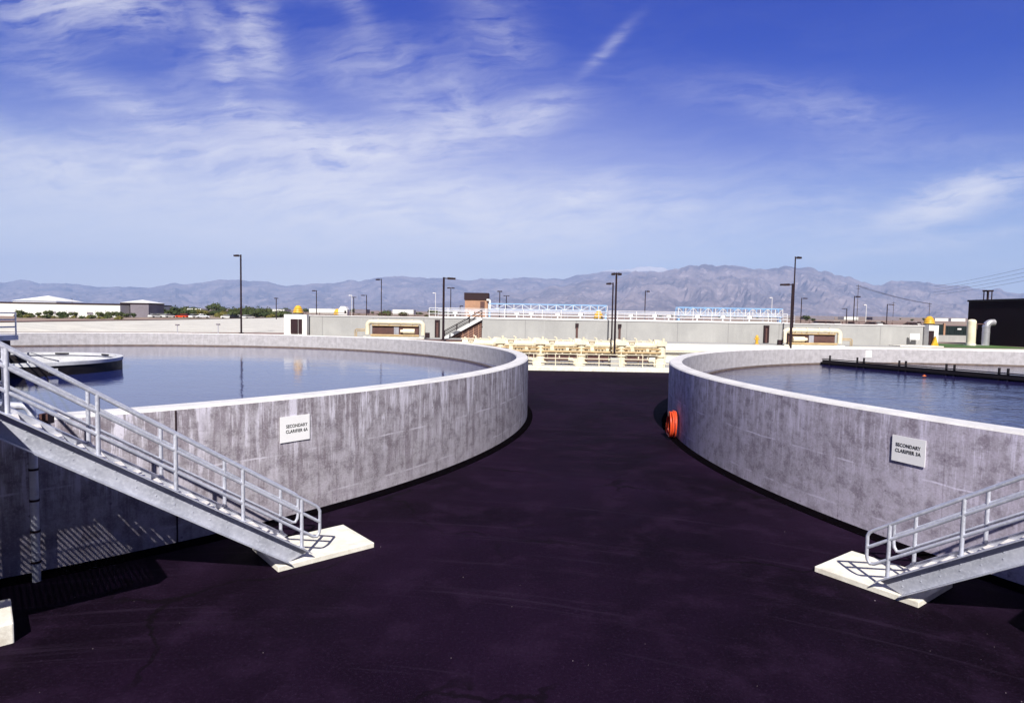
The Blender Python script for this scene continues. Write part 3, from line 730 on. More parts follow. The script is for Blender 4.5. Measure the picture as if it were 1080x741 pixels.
# dark downpipes on the basin wall
def make_down():
    t = thing('downpipe', 'x', 'pipe', group='dark downpipes on the basin wall')
    b = MB(); b.bx(-.13,.13,-.20,-.02,.1,1.55); b.build('pipe', M['brown'], t)
    b = MB(); b.bx(-.2,.2,-.27,-.0,1.65,2.0); b.bx(-.16,.16,-.22,-.02,1.52,1.60); b.build('hopper', M['dkbrown'], t); return t
dp = make_down()
for i, (px, lab) in enumerate(((608.5,'dark downpipe with hopper left of the double lamp on the basin wall'),(653.5,'dark downpipe with hopper right behind the double lamp on the basin wall'))):
    l = (xat(px,BY), BY-.0, TERR)
    o = dp if i == 0 else copy_tree(dp, loc=l)
    o.location = l; o['label'] = lab
def make_gate():
    t = thing('wall_gate', 'x', 'gate', group='dark sluice gates on the basin wall')
    b = MB(); b.bx(-.30,-.12,-.30,-.02,0,1.9); b.bx(.12,.30,-.30,-.02,0,1.9); b.bx(-.30,.30,-.32,-.02,1.902,2.1); b.build('frame', M['dkbrown'], t)
    b = MB(); b.bx(-.118,.118,-.2,-.02,0,1.9); b.build('panel', M['brown'], t); return t
gt = make_gate()
for i, (px, lab) in enumerate(((461.5,'dark sluice gate on the basin wall left of the small steel stair'),(808,'dark sluice gate on the basin wall left of the right hand air pipes'))):
    l = (xat(px,BY), BY, TERR+.05)
    o = gt if i == 0 else copy_tree(gt, loc=l)
    o.location = l; o['label'] = lab

# stair up the basin wall
SY = 73.0; xa, xb = xat(468,SY,360), xat(508,SY,337); za, zb = TERR-.1, BZ+.1
as_ = thing('access_stair', 'steel stair with white stringer and brown underside climbing the basin wall', 'staircase', (xa,SY,0))
W_ = xb-xa
for yy in (-.0, .85):
    b = MB(); b.bar((0,yy,za), (W_,yy,zb-.15), .08, .34); b.build('stringer', M['white'], as_)
    q = MB()
    for h in (.55,.95): q.cyl((0,yy,za+h), (W_,yy,zb-.15+h), .035, 6)
    for i in range(4): f_ = i/3; q.cyl((W_*f_,yy,za+(zb-.15-za)*f_), (W_*f_,yy,za+(zb-.15-za)*f_+.95), .035, 6)
    q.build('handrail', M['pole'], as_)
for i in range(13):
    f_ = (i+.5)/13; b = MB(); b.bx(W_*f_-.17,W_*f_+.17,.05,.8,za+(zb-.15-za)*f_,za+(zb-.15-za)*f_+.05); b.build('tread', M['galv'], as_)
b = MB(); b.prism([(.45,.42,za),(W_,.42,za),(W_,.42,zb-.42)], (0,.05,0)); pn = b.build('skirt_panel', M['brown'], as_)
b = MB()
for i in range(7):
    f_ = (i+1)/8; b.bar((W_*(1-.92*f_)+.1,.40,za+.02), (W_-.03,.40,za+(zb-.5-za)*f_), .03, .05)
for i in range(4): b.bx(W_*(.5+i*.14)-.03,W_*(.5+i*.14)+.03,.38,.41,za,za+(zb-za-.5)*(.42+i*.14))
b.build('lattice', M['tan'], as_)

# air header pipe loops before the wall
def make_header():
    t = thing('air_pipe_loop', 'x', 'pipework', group='cream air pipe loops')
    Wd = 3.1
    lp = [(-Wd,0,.35),(-Wd,0,1.25)]+arc((-Wd+.42,0,1.33), .42, PI, PI/2, 6, (1,0,0), (0,0,1))+arc((Wd-.42,0,1.33), .42, PI/2, 0, 6, (1,0,0), (0,0,1))+[(Wd,0,1.25),(Wd,0,.35)]
    b = MB(); b.tube(lp, .27, 14)
    for x in (-1.9,-.6,.7,1.9): b.lathe([(.27,-.04),(.34,-.04),(.34,.04),(.27,.04)], 14, (x,0,1.75), True, axis=(1,0,0))
    b.build('loop_pipe', M['cream'], t)
    b = MB(); b.bx(-Wd-.2,Wd+.4,-.45,.6,-.25,.14); b.build('plinth', M['pad'], t)
    b = MB(); b.bx(-2.6,2.6,.05,.6,.14,1.40); b.build('blower_housing', M['brown'], t)
    b = MB(); b.cyl((-2.2,-.1,.75), (-.9,-.1,.75), .3, 14); b.cyl((-.9,-.1,.75), (-.6,-.1,.75), .18, 10); b.build('motor', M['cream'], t)
    b = MB(); b.bx(-.42,.12,-.2,.04,.4,1.2); b.build('control_box', M['silver'], t)
    b = MB(); b.tube([(-2.7,-.25,.28),(2.7,-.25,.28)], .12, 10); b.tube([(-2.6,-.1,1.36),(2.6,-.1,1.36)], .07, 8)
    for x in (-2.4,-1.2,.6,1.8,2.5): b.cyl((x,-.1,1.36), (x,-.1,1.58), .06, 6)
    b.build('drain_pipe', M['creamdk'], t)
    b = MB(); b.tube([(Wd+.2,0,.9),(Wd+1.25,0,.9),(Wd+1.4,0,.8),(Wd+1.4,0,.1)], .06, 8); b.tube([(Wd+.2,0,.72),(Wd+1.15,0,.72),(Wd+1.22,0,.66),(Wd+1.22,0,.1)], .05, 8); b.build('side_pipe', M['creamdk'], t)
    b = MB(); b.box((-Wd-.5,-.1,.35), (.5,.4,.6)); b.build('pump', M['dkbrown'], t, bevel=.05)
    return t
hd = make_header(); HY = 68.8
hd.location = (xat(417,HY)+.0, HY+.6, TERR+.08); hd.rotation_euler.z = PI; hd['label'] = 'cream air pipe loop over a brown blower, behind the left tank'
# seen from the yard, the left one is turned round
hd.location.y = HY
copy_tree(hd, loc=(xat(857,HY), HY, TERR-.05), rz=0., label='cream air pipe loop over a brown blower, behind the right tank')
hd.rotation_euler.z = 0.; hd.scale.x = -1

# blue gantry trusses
def truss(px0, px1, Y, z0, z1, label):
    x0, x1 = xat(px0,Y), xat(px1,Y); t = thing('gantry_truss', label, 'truss', (x0,Y,z0), group='light blue gantry trusses')
    L_, H_ = x1-x0, z1-z0; n_ = 14; d_ = 1.6
    for y in (0., d_):
        b = MB(); b.bx(0,L_,y-.07,y+.07,0,.15); b.bx(0,L_,y-.07,y+.07,H_-.15,H_); b.build('chord', M['blue'], t)
        q = MB()
        for i in range(n_+1): q.bx(L_*i/n_-.05,L_*i/n_+.05,y-.05,y+.05,.15,H_-.15)
        for i in range(n_): q.bar((L_*i/n_,y,.1 if i % 2 else H_-.1), (L_*(i+1)/n_,y,H_-.1 if i % 2 else .1), .06, .08, (0,1,0))
        q.build('lattice', M['white'] if y == 0 else M['blue'], t)
    for x in (.2, L_-.2):
        b = MB(); b.bx(x-.15,x+.15,.3,d_-.3,-1.6,0); b.build('leg', M['blue'], t)
truss(515, 640, 118, zat(326.5,118), zat(320,118), 'light blue lattice truss behind the brown and tan hut')
truss(715, 825, 104, zat(334,104,770), zat(324.5,104,770), 'light blue lattice truss left of the right hand lamp post')

# buildings
def hut(px0, px1, pyt, pym, pyb, Y, dep, label):
    x0, x1 = xat(px0,Y), xat(px1,Y); zt, zm, zb_ = zat(pyt,Y,px0), zat(pym,Y,px0), zat(pyb,Y,px0)-3
    t = thing('plant_building', label, 'building', ((x0+x1)/2,Y,0)); h_ = (x1-x0)/2
    b = MB(); b.bx(-h_,h_,0,dep,zb_,zm); b.build('wall', M['tan'], t)
    b = MB(); b.bx(-h_-.15,h_+.15,-.15,dep+.15,zm+.002,zt); b.build('fascia', M['dkbrown'], t)
    b = MB(); b.bx(h_*.35,h_*.75,-.03,-.002,zb_+2.5,zm-.3); b.build('door', M['brown'], t)
    return t, h_, zm
t, h_, zm = hut(490, 514, 308.5, 316, 324.5, 128, 6, 'small tan hut with a dark brown band roof behind the basin railings')
b = MB(); b.tube([(h_+.5,-.3,zm-2.2),(h_+.5,-.3,zm-.4)]+arc((h_+.2,-.3,zm-.3), .3, 0, PI/2, 5, (1,0,0), (0,0,1))+[(h_-.2,-.3,zm)], .22, 10); b.build('vent_pipe', M['white'], t)
# big dark building on the right, the lawn, tank and duct before it
bb = thing('plant_building', 'big dark bronze metal building cut off by the right edge', 'building', (xat(1020.5,84),84,TERR), -math.radians(84))
hgt = zat(316.3,84,1021)-TERR                        # its long side runs back towards the camera, just inside the frame
b = MB(); b.bx(0,34,0,30,-.3,hgt-.25); b.build('wall', M['bronze'], bb)
b = MB(); b.bx(-.12,34.1,-.12,30.1,hgt-.248,hgt); b.build('roof_edge', M['black'], bb)
b = MB(); b.lathe([(.9,0),(.9,.3),(.7,.7),(.3,.95),(.02,1.0)], 16, (8.,3,hgt)); b.build('roof_fan', M['silver'], bb)
rf = MB()
for dx in (-.35,.35):
    for dy in (0,.5): rf.cyl((1.6+dx,1.0+dy,hgt), (1.6+dx,1.0+dy,hgt+1.1), .07, 6)
rf.bx(1.15,2.05,.85,1.65,hgt+1.1,hgt+1.3); rf.build('roof_stand', M['dkbrown'], bb)
def flat(name, m, pts, z, kind='structure'):
    b = MB(); b.poly([(x,y,z) for x,y in pts]); return tag(b.build(name, M[m]), kind=kind)
flat('lawn', 'grass', [(xat(986,72),70),(61.2,70),(62.6,83.6),(xat(984,83),83.6)], TERR+.02)
flat('apron', 'farwall', [(xat(330,68.4),68.4),(xat(984,68.4),68.4),(xat(984,73.9),73.9),(xat(330,73.9),73.9)], TERR+.015)
flat('path', 'pad', [(xat(1016,79.5),78.6),(61.,78.6),(61.2,80.2),(xat(1012,80),80.2)], TERR+.04)
tk = thing('storage_tank', 'upright cream vessel standing on the lawn left of the silver duct', 'tank', (xat(1025,78),78,TERR))
b = MB(); hh = zat(336.5,78,1025)-TERR; b.lathe([(.02,hh),(.30,hh-.04),(.46,hh-.18),(.50,hh-.35),(.50,.25)], 20); b.build('shell', M['cream'], tk)
b = MB(); b.lathe([(.56,.28),(.56,0),(.02,0)], 20); b.lathe([(.02,.28),(.56,.28)], 20); b.build('base', M['pad'], tk)
b = MB(); b.tube([(.3,-.42,hh-.6),(1.3,-.42,hh-.6)], .07, 8); b.tube([(.35,-.45,hh-.65),(.35,-.45,hh-1.3)], .05, 8); b.build('pipe', M['brown'], tk)
dc = thing('exhaust_duct', 'silver gooseneck duct rising beside the dark building', 'duct', (xat(1040.5,79),79,TERR))
zz = zat(341,79,1045)-TERR
b = MB(); b.tube([(0,0,0),(0,0,zz-.55)]+arc((.62,0,zz-.5), .62, PI, PI/2.2, 8, (1,0,0), (0,0,1))+[(.95,0,zz+.13)], .42, 18); b.build('duct', M['silver'], dc)
b = MB()
for z in (.6,1.7,2.4): b.lathe([(.42,-.03),(.46,-.03),(.46,.03),(.42,.03)], 18, (0,0,z), True)
b.build('band', M['silver'], dc)
# low wall and dark container left of the building
b = MB(); b.bx(xat(984,92),xat(1024,92),0,.4,-.3,zat(353.5,92,1005)-TERR); tag(b.build('low_wall', M['farwall'], loc=(0,92,TERR)), 'low pale wall beneath the dark green container by the lawn', 'wall')
ct = thing('container', 'dark green steel container behind the low wall by the big building', 'container', (xat(1003,95),95,TERR))
x0_, x1_ = xat(996,95)-xat(1003,95), xat(1022,95)-xat(1003,95)
b = MB(); b.bx(x0_,x1_,0,2.4,.4,zat(343.5,95,1003)-TERR)
for i in range(10): b.bx(x0_+.15+i*.36,x0_+.3+i*.36,-.05,-.001,.5,zat(343.5,95,1003)-TERR-.1)
b.build('body', M['green'], ct)
b = MB(); b.bx(1.0,1.6,-.08,-.052,zat(347.5,95,1003)-TERR,zat(346,95,1003)-TERR); b.build('plate', M['white'], ct)
kb = thing('control_kiosk', 'small dark kiosk with tan post beside the right end pier', 'kiosk', (xat(990,94),94,TERR))
b = MB(); b.bx(-.75,.75,0,1.2,0,zat(342,94,990)-TERR); b.build('cabinet', M['green'], kb)
b = MB(); b.bx(.78,1.05,-.05,.2,0,zat(341,94,990)-TERR+.05); b.build('post', M['tan'], kb)
# yellow triangle stand
b = MB(); b.prism([(-.4,0,0),(.4,0,0),(0,0,1.2)], (0,.25,0)); tag(b.build('wet_sign', M['yellow'], loc=(xat(988,72.5),72.5,TERR)), 'small yellow triangular stand on the lawn edge', 'stand')
b = MB(); b.lathe([(.16,0),(.16,.75),(.2,.78),(.12,1.0),(.02,1.05)], 12); b.cyl((-.28,0,.6),(.28,0,.6), .08, 8); b.lathe([(.24,0),(.24,.08),(.02,.08)], 12)
tag(b.build('hydrant', M['yellow'], loc=(xat(799,71),71,TERR)), 'pale yellow hydrant before the basin wall near the sluice gate', 'hydrant')

# ------------------------------------------------------------------ lamp posts
def make_lamp(H, heads, r=.085, pedestal=False, m='pole'):
    t = thing('lamp_post', 'x', 'lamp post')
    z0 = 1.15 if pedestal else 0.
    if pedestal: b = MB(); b.box((0,0,.55), (.78,.78,1.2)); b.build('pedestal', M['farwall'], t, bevel=.03)
    b = MB(); b.tube([(0,0,z0),(0,0,H)], [r*1.2,r], 8); b.box((0,0,z0+.06), (r*4.4,r*4.4,.10)); b.build('pole', M[m], t)
    for s in heads:
        b = MB(); b.bx(s*.0,s*.42,-.05,.05,H-.16,H-.06); b.prism([(s*.36,-.2,H-.24),(s*1.08,-.2,H-.24),(s*1.10,-.2,H-.05),(s*.36,-.2,H-.0)], (0,.4,0)); b.build('lamp_head', M[m], t)
    return t
def put_lamp(t, px, Y, z, label): t.location = (xat(px,Y,350), Y, z); t['label'] = label
def lamp_top(px, py, Y, z): return zat(py, Y, px)-z
put_lamp(make_lamp(lamp_top(649,287.5,57.6,0), (-.42,.42), pedestal=True), 648.6, 57.6, 0, 'double headed dark lamp post on a concrete pedestal at the end of the yard')
put_lamp(make_lamp(lamp_top(645,298,71,TERR), (-.7,), .08), 645.3, 71, TERR, 'single headed dark lamp post close behind the double headed one')
put_lamp(make_lamp(lamp_top(467,292,66,TERR), (1.15,), .11), 467.5, 66.5, TERR-.0, 'thick dark lamp post left of the small steel stair')
put_lamp(make_lamp(lamp_top(834,299,66.5,0), (-1.2,), .13), 834.2, 66.5, 0, 'short thick dark lamp post in front of the right hand air pipes')
put_lamp(make_lamp(lamp_top(836,270.5,71.5,TERR), (.6,), .075), 835.6, 71.5, TERR, 'tallest thin dark lamp post rising behind the short thick one on the right')
put_lamp(make_lamp(lamp_top(253,268.5,77,TERR), (-.75,), .10), 254.5, 77, TERR, 'tall dark lamp post standing behind the left tank before the white bank')
dl = [(402,294,103,(-.9,),'dark lamp post beyond the basin with its head turned left, near two round trees'),(386.5,311,170,(-.9,),'small dark lamp post far off left of the round trees'),(475,303,120,(-.6,.6),'small dark lamp post left of the tan hut'),
      (526.5,306.5,125,(-.4,.4),'dark lamp post right of the tan hut'),(533.5,311.5,190,(-.5,.5),'thinner lamp post furthest right of the tan hut'),(679.5,306.5,115,(.7,),'dark lamp post right of the double headed lamp, before the mountains'),
      (844,314,150,(.9,),'small dark lamp post right of the tallest lamp post'),(899.5,312,112,(.9,),'dark lamp post behind the right part of the basin wall'),(892,325,190,(-.8,.0),'tiny dark lamp post left of the one behind the right basin wall'),
      (934.5,320.5,170,(.9,),'dark lamp post halfway to the big dark building'),(333.8,306,140,(-.7,),'slim lamp post behind the left yellow ventilator'),(291.5,314,160,(-.3,.3),'slim dark post left of the left yellow ventilator'),(373,313,200,(-.4,.4),'tiny lamp post right of the white housing'),(485,322,150,(.5,),'lowest lamp post just left of the tan hut')]
for px, py, Y, hs, lab in dl:
    z = ground(xat(px,Y), Y)-.3
    put_lamp(make_lamp(lamp_top(px,py,Y,z), [h*Y/110 for h in hs], .06*Y/90), px, Y, z, lab)
for px, py, Y, lab in ((459,308.5,190,'white globe lamp post left of the thick dark lamp post'),(912.5,321,190,'white headed lamp post behind the right basin wall'),(371,311,180,'white headed lamp post above the white housing'),(813,313.5,190,'white headed lamp post left of the right hand lamp posts')):
    z = ground(xat(px,Y), Y)-.3
    put_lamp(make_lamp(lamp_top(px,py,Y,z), (-.8,), .07, m='white'), px, Y, z, lab)

# utility poles and wires
up_ = []
for px, py, Y, lab in ((903.5,300,420,'tall utility pole with cross arms before the mountains'),(941.5,318,500,'utility pole in the middle of the wires'),(979.5,319,480,'utility pole nearest the big dark building'),(168,318,380,'short utility pole with cross arm right of the white roofed hall'),(76.5,315,300,'tiny post with cross arm on the long white warehouse')):
    z = ground(xat(px,Y), Y)-.5; t = thing('utility_pole', lab, 'utility pole', (xat(px,Y),Y,z)); H_ = zat(py,Y,px)-z
    b = MB(); b.cyl((0,0,0),(0,0,H_), .20, 6, .14); b.build('pole', M['bark'], t)
    b = MB(); b.bx(-1.5,1.5,-.1,.1,H_-1.2,H_-.95); b.bx(-1.2,1.2,-.1,.1,H_-2.9,H_-2.65); b.build('cross_arm', M['bark'], t)
    up_.append((t.location.copy(), H_))
def wire(p0, p1, sag, label, r=.07):
    p0, p1 = Vector(p0), Vector(p1); b = MB(); n_ = 20
    b.tube([p0.lerp(p1, i/n_)-p0-Vector((0,0,sag*4*(i/n_)*(1-i/n_))) for i in range(n_+1)], r, 4); tag(b.build('power_line', M['pole'], loc=p0), label, 'wire', 'overhead power lines')
for k, dx in enumerate((-1.4,0,1.4)):
    a = up_[0][0]+Vector((dx,0,up_[0][1]-.9)); b_ = up_[2][0]+Vector((dx,0,up_[2][1]-.9))
    wire(a, b_, 1.2, ['upper wire between the two right hand utility poles','middle wire between the two right hand utility poles','lower wire between the two right hand utility poles'][k])
for k, (py0, py1) in enumerate(((302,279),(305,284),(308,289),(311,294))):
    wire(aty(985,py0,300), aty(1130,py1-8,170), .6, ['topmost wire slanting up to the right edge','second wire slanting up to the right edge','third wire slanting up to the right edge','lowest wire slanting up to the right edge'][k], .04)

# ------------------------------------------------------------------ left background
tp = [aty(x, y, Y) for x, y, Y in ((-160,342,70),(0,340.2,75),(60,339.2,84),(120,338.3,95),(180,337.4,113),(240,336.2,140),(275,335.5,165),(303,334.8,190),(330,334.4,220))]
bt = [(aty(x, 350, Y).x, Y, TERR+.02) for x, Y in ((-190,64.),(-10,68.4),(60,72),(120,74.5),(180,77),(240,79.5),(275,81),(303,82),(330,83))]
b = MB(); n_ = len(tp)
b.v = [tuple(p) for p in tp]+bt+[(p.x-1.2,p.y+.6,p.z+.0) for p in tp]+[(p.x-6,p.y+3,0.) for p in tp]
for i in range(n_-1):
    for k in (0,): b.f.append((i, i+1, n_+i+1, n_+i)); b.f.append((i, 2*n_+i, 2*n_+i+1, i+1)); b.f.append((2*n_+i, 3*n_+i, 3*n_+i+1, 2*n_+i+1)); b.sm += [False]*3
tag(b.build('lined_bank', M['bank'], recalc=False), kind='structure')
b = MB(); n_ = len(tp)
for i in range(n_-1): b.bar(Vector(tp[i])+Vector((-.6,.3,.06)), Vector(tp[i+1])+Vector((-.6,.3,.06)), .5, .12)
tag(b.build('bank_kerb', M['brown']), 'thin reddish brown edging along the top of the white sloping bank', 'edging')
for px, pt, pb_, lab in ((187,342.5,349.5,'short post with a flat grey head before the white bank'),(230,342,347.5,'short grey stand with a bracket before the white bank')):
    Y = 74; t = thing('valve_post', lab, 'post', (xat(px,Y),Y,TERR)); H_ = zat(pt,Y,px)-TERR
    q = MB(); q.cyl((0,0,0),(0,0,H_), .05, 8); q.build('post', M['galv'], t); q = MB(); q.box((0,0,H_), (.42,.2,.16)); q.build('head', M['mauve'], t)

def hall(px0, px1, pt, pb_, Y, dep, label, m, edge=True, peak=None):
    x0, x1 = xat(px0,Y), xat(px1,Y); z0 = zat(pb_,Y,(px0+px1)/2)-1; z1 = zat(pt,Y,(px0+px1)/2)
    t = thing('warehouse', label, 'building', ((x0+x1)/2,Y,0)); h_ = (x1-x0)/2
    b = MB(); b.bx(-h_,h_,0,dep,z0,z1); b.build('wall', M[m], t)
    if edge: b = MB(); b.bx(-h_-.2,h_+.2,-.2,dep,z1+.002,z1+.42); b.build('roof_edge', M['dkbrown'], t)
    if peak is not None:
        zp = zat(peak,Y,(px0+px1)/2); q = MB(); zb_ = z1+.43
        q.add([(-h_-.4,-.4,zb_),(h_+.4,-.4,zb_),(h_+.4,dep+.4,zb_),(-h_-.4,dep+.4,zb_),(0,dep/2,zp)], [(0,1,4),(1,2,4),(2,3,4),(3,0,4),(3,2,1,0)]); q.build('roof', M['roofw'], t)
    return t
t = hall(-60, 127, 320, 334, 200, 30, 'long low white warehouse with a thin dark roof edge', 'warehouse')
b = MB()
for i in range(3): b.bx(6+i*6,8+i*6,-.05,-.003,3.2,4.0)
b.build('vent', M['mauve'], t)
t = hall(14, 60, 318.2, 322, 262, 16, 'white peaked roof rising behind the long white warehouse', 'roofw', False, 311)
t = hall(128, 157, 320.6, 335, 205, 9, 'grey block with a low white pyramid roof beside the warehouse', 'mauve', True, 315.6)
for i, (px0, px1, pt, pb_, Y, lab) in enumerate(((160,176,322.5,328,330,'small white shed behind the grey block'),(196,212,323.5,328,360,'low pale shed among the shrubs'),(258,275,323,328.5,380,'white shed behind the tall left lamp post'),(282,300,324,329,340,'pale shed left of the left yellow ventilator'),(326,356,323.5,328.5,330,'low cream shed behind the basin wall corner'),(374,386,324.5,328.5,300,'tiny white shed right of the white housing'),(414,436,324.5,329.5,310,'cream shed behind the two round trees'),(890,905,333.2,335.6,420,'far white shed under the tall utility pole'),(920,948,333.6,336,420,'far long white shed right of the white headed lamp'),(986,1000,334.8,337,420,'far white shed behind the dark container'),(1003,1018,335,337.4,430,'far white shed touching the dark building'),(850,880,333,335.5,430,'far pale shed right of the right lamp posts'))):
    mid_ = pb_-.5; hall(px0, px1, mid_-(mid_-pt)*.55, pb_, Y, 8, lab, 'mauve' if i % 3 == 2 else 'warehouse', False)

# cars
def make_car(m):
    t = thing('parked_car', 'x', 'car')
    b = MB(); b.prism([(-2.1,-.85,.35),(2.1,-.85,.35),(2.15,-.85,.75),(1.3,-.85,.92),(-1.9,-.85,.95),(-2.15,-.85,.75)], (0,1.7,0)); b.prism([(-1.5,-.72,1.36),(.35,-.72,1.36),(.2,-.72,1.42),(-1.35,-.72,1.42)], (0,1.44,0)); b.build('body', M[m], t, bevel=.05)
    b = MB(); b.prism([(-1.85,-.74,.94),(1.15,-.74,.92),(.4,-.74,1.36),(-1.5,-.74,1.36)], (0,1.48,0)); b.build('cabin_glass', M['glass'], t)
    for x in (-1.35,1.35):
        for y in (-.86,.86): q = MB(); q.cyl((x,y-.1,.33),(x,y+.1,.33), .33, 12); q.build('wheel', M['tyre'], t)
    return t
cars = {m: make_car(m) for m in ('white','black','silver','red')}; used = set()
cl_ = {'white':'small white car in the row parked beyond the white bank','black':'small dark car in the row parked beyond the white bank','silver':'small silver car in the row parked beyond the white bank','red':'small red car in the row parked beyond the white bank'}
seq = 'white white black white silver white white white black red black white silver white black white white'.split()
for i, m in enumerate(seq):
    px = 126+i*7.4+random.uniform(-1.5,1.5)+(18 if i > 12 else 0); Y = 205+random.uniform(-3,9)
    l = (xat(px,Y), Y, ground(xat(px,Y),Y)-.15); rz = random.choice((.3,1.2,1.5,.1,2.9))
    o = cars[m] if m not in used else copy_tree(cars[m]); used.add(m); o.location = l; o.rotation_euler.z = rz; o['label'] = cl_[m]; o['group'] = 'cars parked beyond the bank'
for i, (px, m) in enumerate(((866,'white'),(873,'silver'),(880,'white'),(898,'black'),(917,'black'),(922,'white'),(928,'black'),(960,'black'),(964,'white'),(968,'black'))):
    Y = 150+i*3; o = copy_tree(cars[m]); o.location = (xat(px,Y),Y,ground(xat(px,Y),Y)-.05+1.3); o.rotation_euler.z = random.uniform(0,3)
    o['label'] = 'small %s car parked beyond the right part of the basin wall' % {'black':'dark'}.get(m, m); o['group'] = 'cars parked beyond the right basin wall'
b = MB(); Yp = 168; b.bx(xat(855,150),xat(978,195),145,195,-3,.0); tag(b.build('car_park', M['terrain'], loc=(0,0,ground(xat(910,165),165)+1.1)), kind='structure')

# trees and shrubs
def make_tree(seed, h, wd, trunk=True, m='leaf', lf=220, size=.35):
    rnd = random.Random(seed); t = thing('distant_tree' if trunk else 'shrub', 'x', 'tree' if trunk else 'shrub')
    if trunk:
        b = MB(); b.tube([(0,0,0),(.05*h*.3,0,h*.25),(0,.03*h,h*.55)], [h*.035,h*.028,h*.015], 6)
        for k in range(4): a = rnd.uniform(0,6.3); b.tube([(0,0,h*.35),(math.cos(a)*wd*.3,math.sin(a)*wd*.3,h*.7)], [h*.016,h*.006], 5)
        b.build('trunk', M['bark'], t)
    c = MB(); lobes = [(rnd.uniform(-.55,.55)*wd*.6, rnd.uniform(-.55,.55)*wd*.6, h*rnd.uniform(.5 if trunk else .25,.82), rnd.uniform(.22,.36)*wd) for _ in range(7)]
    for lx, ly, lz, lr in lobes:
        c.blob((lx,ly,lz), lr*.7, rnd.random()*9, 2, .5, (1,1,.8))
    for k in range(lf):
        lx, ly, lz, lr = rnd.choice(lobes); d = Vector((rnd.gauss(0,1),rnd.gauss(0,1),rnd.gauss(0,.8))).normalized()*lr*rnd.uniform(.6,1.12)
        p = Vector((lx,ly,lz))+d; q = Vector((rnd.gauss(0,1),rnd.gauss(0,1),rnd.gauss(0,1))).normalized(); e = q.orthogonal().normalized()*size*rnd.uniform(.5,1.2); f2 = q.cross(e).normalized()*size*.7
        c.add([p-e, p+f2, p+e, p-f2], [(0,1,2,3)])
    c.build('crown', M[m], t, recalc=False)
    return t
T1, T2 = make_tree(1, 4.4, 4.2), make_tree(2, 5.2, 5.6)
S1 = make_tree(3, 2.6, 3.2, True, 'leaf', 120, .22); B1 = make_tree(4, 3., 5., False, 'leaf', 160, .35); B2 = make_tree(5, 2.4, 5., False, 'leafy', 160, .35)
protos = {}
def plant(T, px, Y, label, group, s=1., dz=-.25):
    x = xat(px,Y); l = (x,Y,ground(x,Y)+dz)
    if T.name not in protos: protos[T.name] = 1; o = T; o.location = l
    else: o = copy_tree(T, loc=l)
    o.rotation_euler.z = random.uniform(0,6.28); o.scale = (s,s,s*random.uniform(.9,1.1)); o['label'] = label; o['group'] = group
for px in (20,25,31,42,51,62,65,70,77,106,110,117,125,133,141): plant(S1, px+random.uniform(-1,1), 190+random.uniform(-2,3), 'small dark ornamental tree before the long white warehouse', 'small trees before the warehouse', random.uniform(.5,.85))
for i in range(40):
    px = 152+i*8.4+random.uniform(-3,3)
    if 398 < px < 432: continue
    plant(random.choice((T1,T2)), px, random.uniform(400,520), 'dark round tree in the distant tree line under the mountains', 'distant tree line', random.uniform(.6,1.1), -.6)
for px, s in ((227,1.5),(234,1.2),(196,1.15)): plant(T2, px, 420, 'larger dark tree standing out of the tree line left of the tall lamp post', 'larger trees in the tree line', s, -1.)
plant(T2, 407, 260, 'wide dark round tree behind the basin wall under a lamp post', 'round trees behind the basin', .95, -1.2)
plant(T1, 424, 265, 'smaller dark round tree right of the wide one', 'round trees behind the basin', .95, -1.2)
plant(T1, 451, 300, 'small dark tree left of the thick lamp post', 'round trees behind the basin', .7, -1.2)
plant(T1, 850, 330, 'dark bushy tree right of the tallest lamp post', 'trees right of the lamp post', .9, 0.)
plant(T1, 857, 340, 'lower dark bush next to the bushy tree right of the lamp posts', 'trees right of the lamp post', .6, 0.)
for i in range(44):
    px = 148+i*3.6+random.uniform(-2,2); plant(random.choice((B1,B1,B2)), px, random.uniform(215,300), 'green shrub growing behind the parked cars' , 'shrubs behind the parked cars', random.uniform(.6,1.25))
for i in range(22):
    px = 322+i*6.5+random.uniform(-2,2); plant(random.choice((B1,B2)), px, random.uniform(170,240), 'low shrub in the field behind the left part of the basin wall', 'shrubs behind the left basin wall', random.uniform(.35,.6))
for i in range(30):
    px = 700+i*12+random.uniform(-4,4)
    if px > 1015: break
    plant(random.choice((T1,B1)), px, random.uniform(520,800), 'tiny dark tree far off below the right hand mountains', 'tiny trees below the right mountains', random.uniform(.4,.8), -.6)
for i in range(14):
    px = 20+i*8+random.uniform(-3,3); plant(B2 if i % 2 else B1, px, 172+random.uniform(-6,6), 'low green hedge plant along the foot of the white warehouse', 'hedge plants before the warehouse', random.uniform(.3,.45))

# grit on the asphalt
b = MB(); rnd = random.Random(11)
for i in range(40):
    px, py = rnd.uniform(0,1080), rnd.uniform(440,741); p = atz(px, py, 0)
    if (Vector((p.x,p.y,0))-TL).length < R+.3 or (Vector((p.x,p.y,0))-TR).length < R+.3: continue
    r = rnd.uniform(.0035,.008)*(2.4 if rnd.random() > .97 else 1); b.blob((p.x,p.y,r*.5), r, i, 1, .4)
tag(b.build('loose_grit', M['stone']), 'pale grains of grit scattered over the dark asphalt', 'grit', kind='stuff')

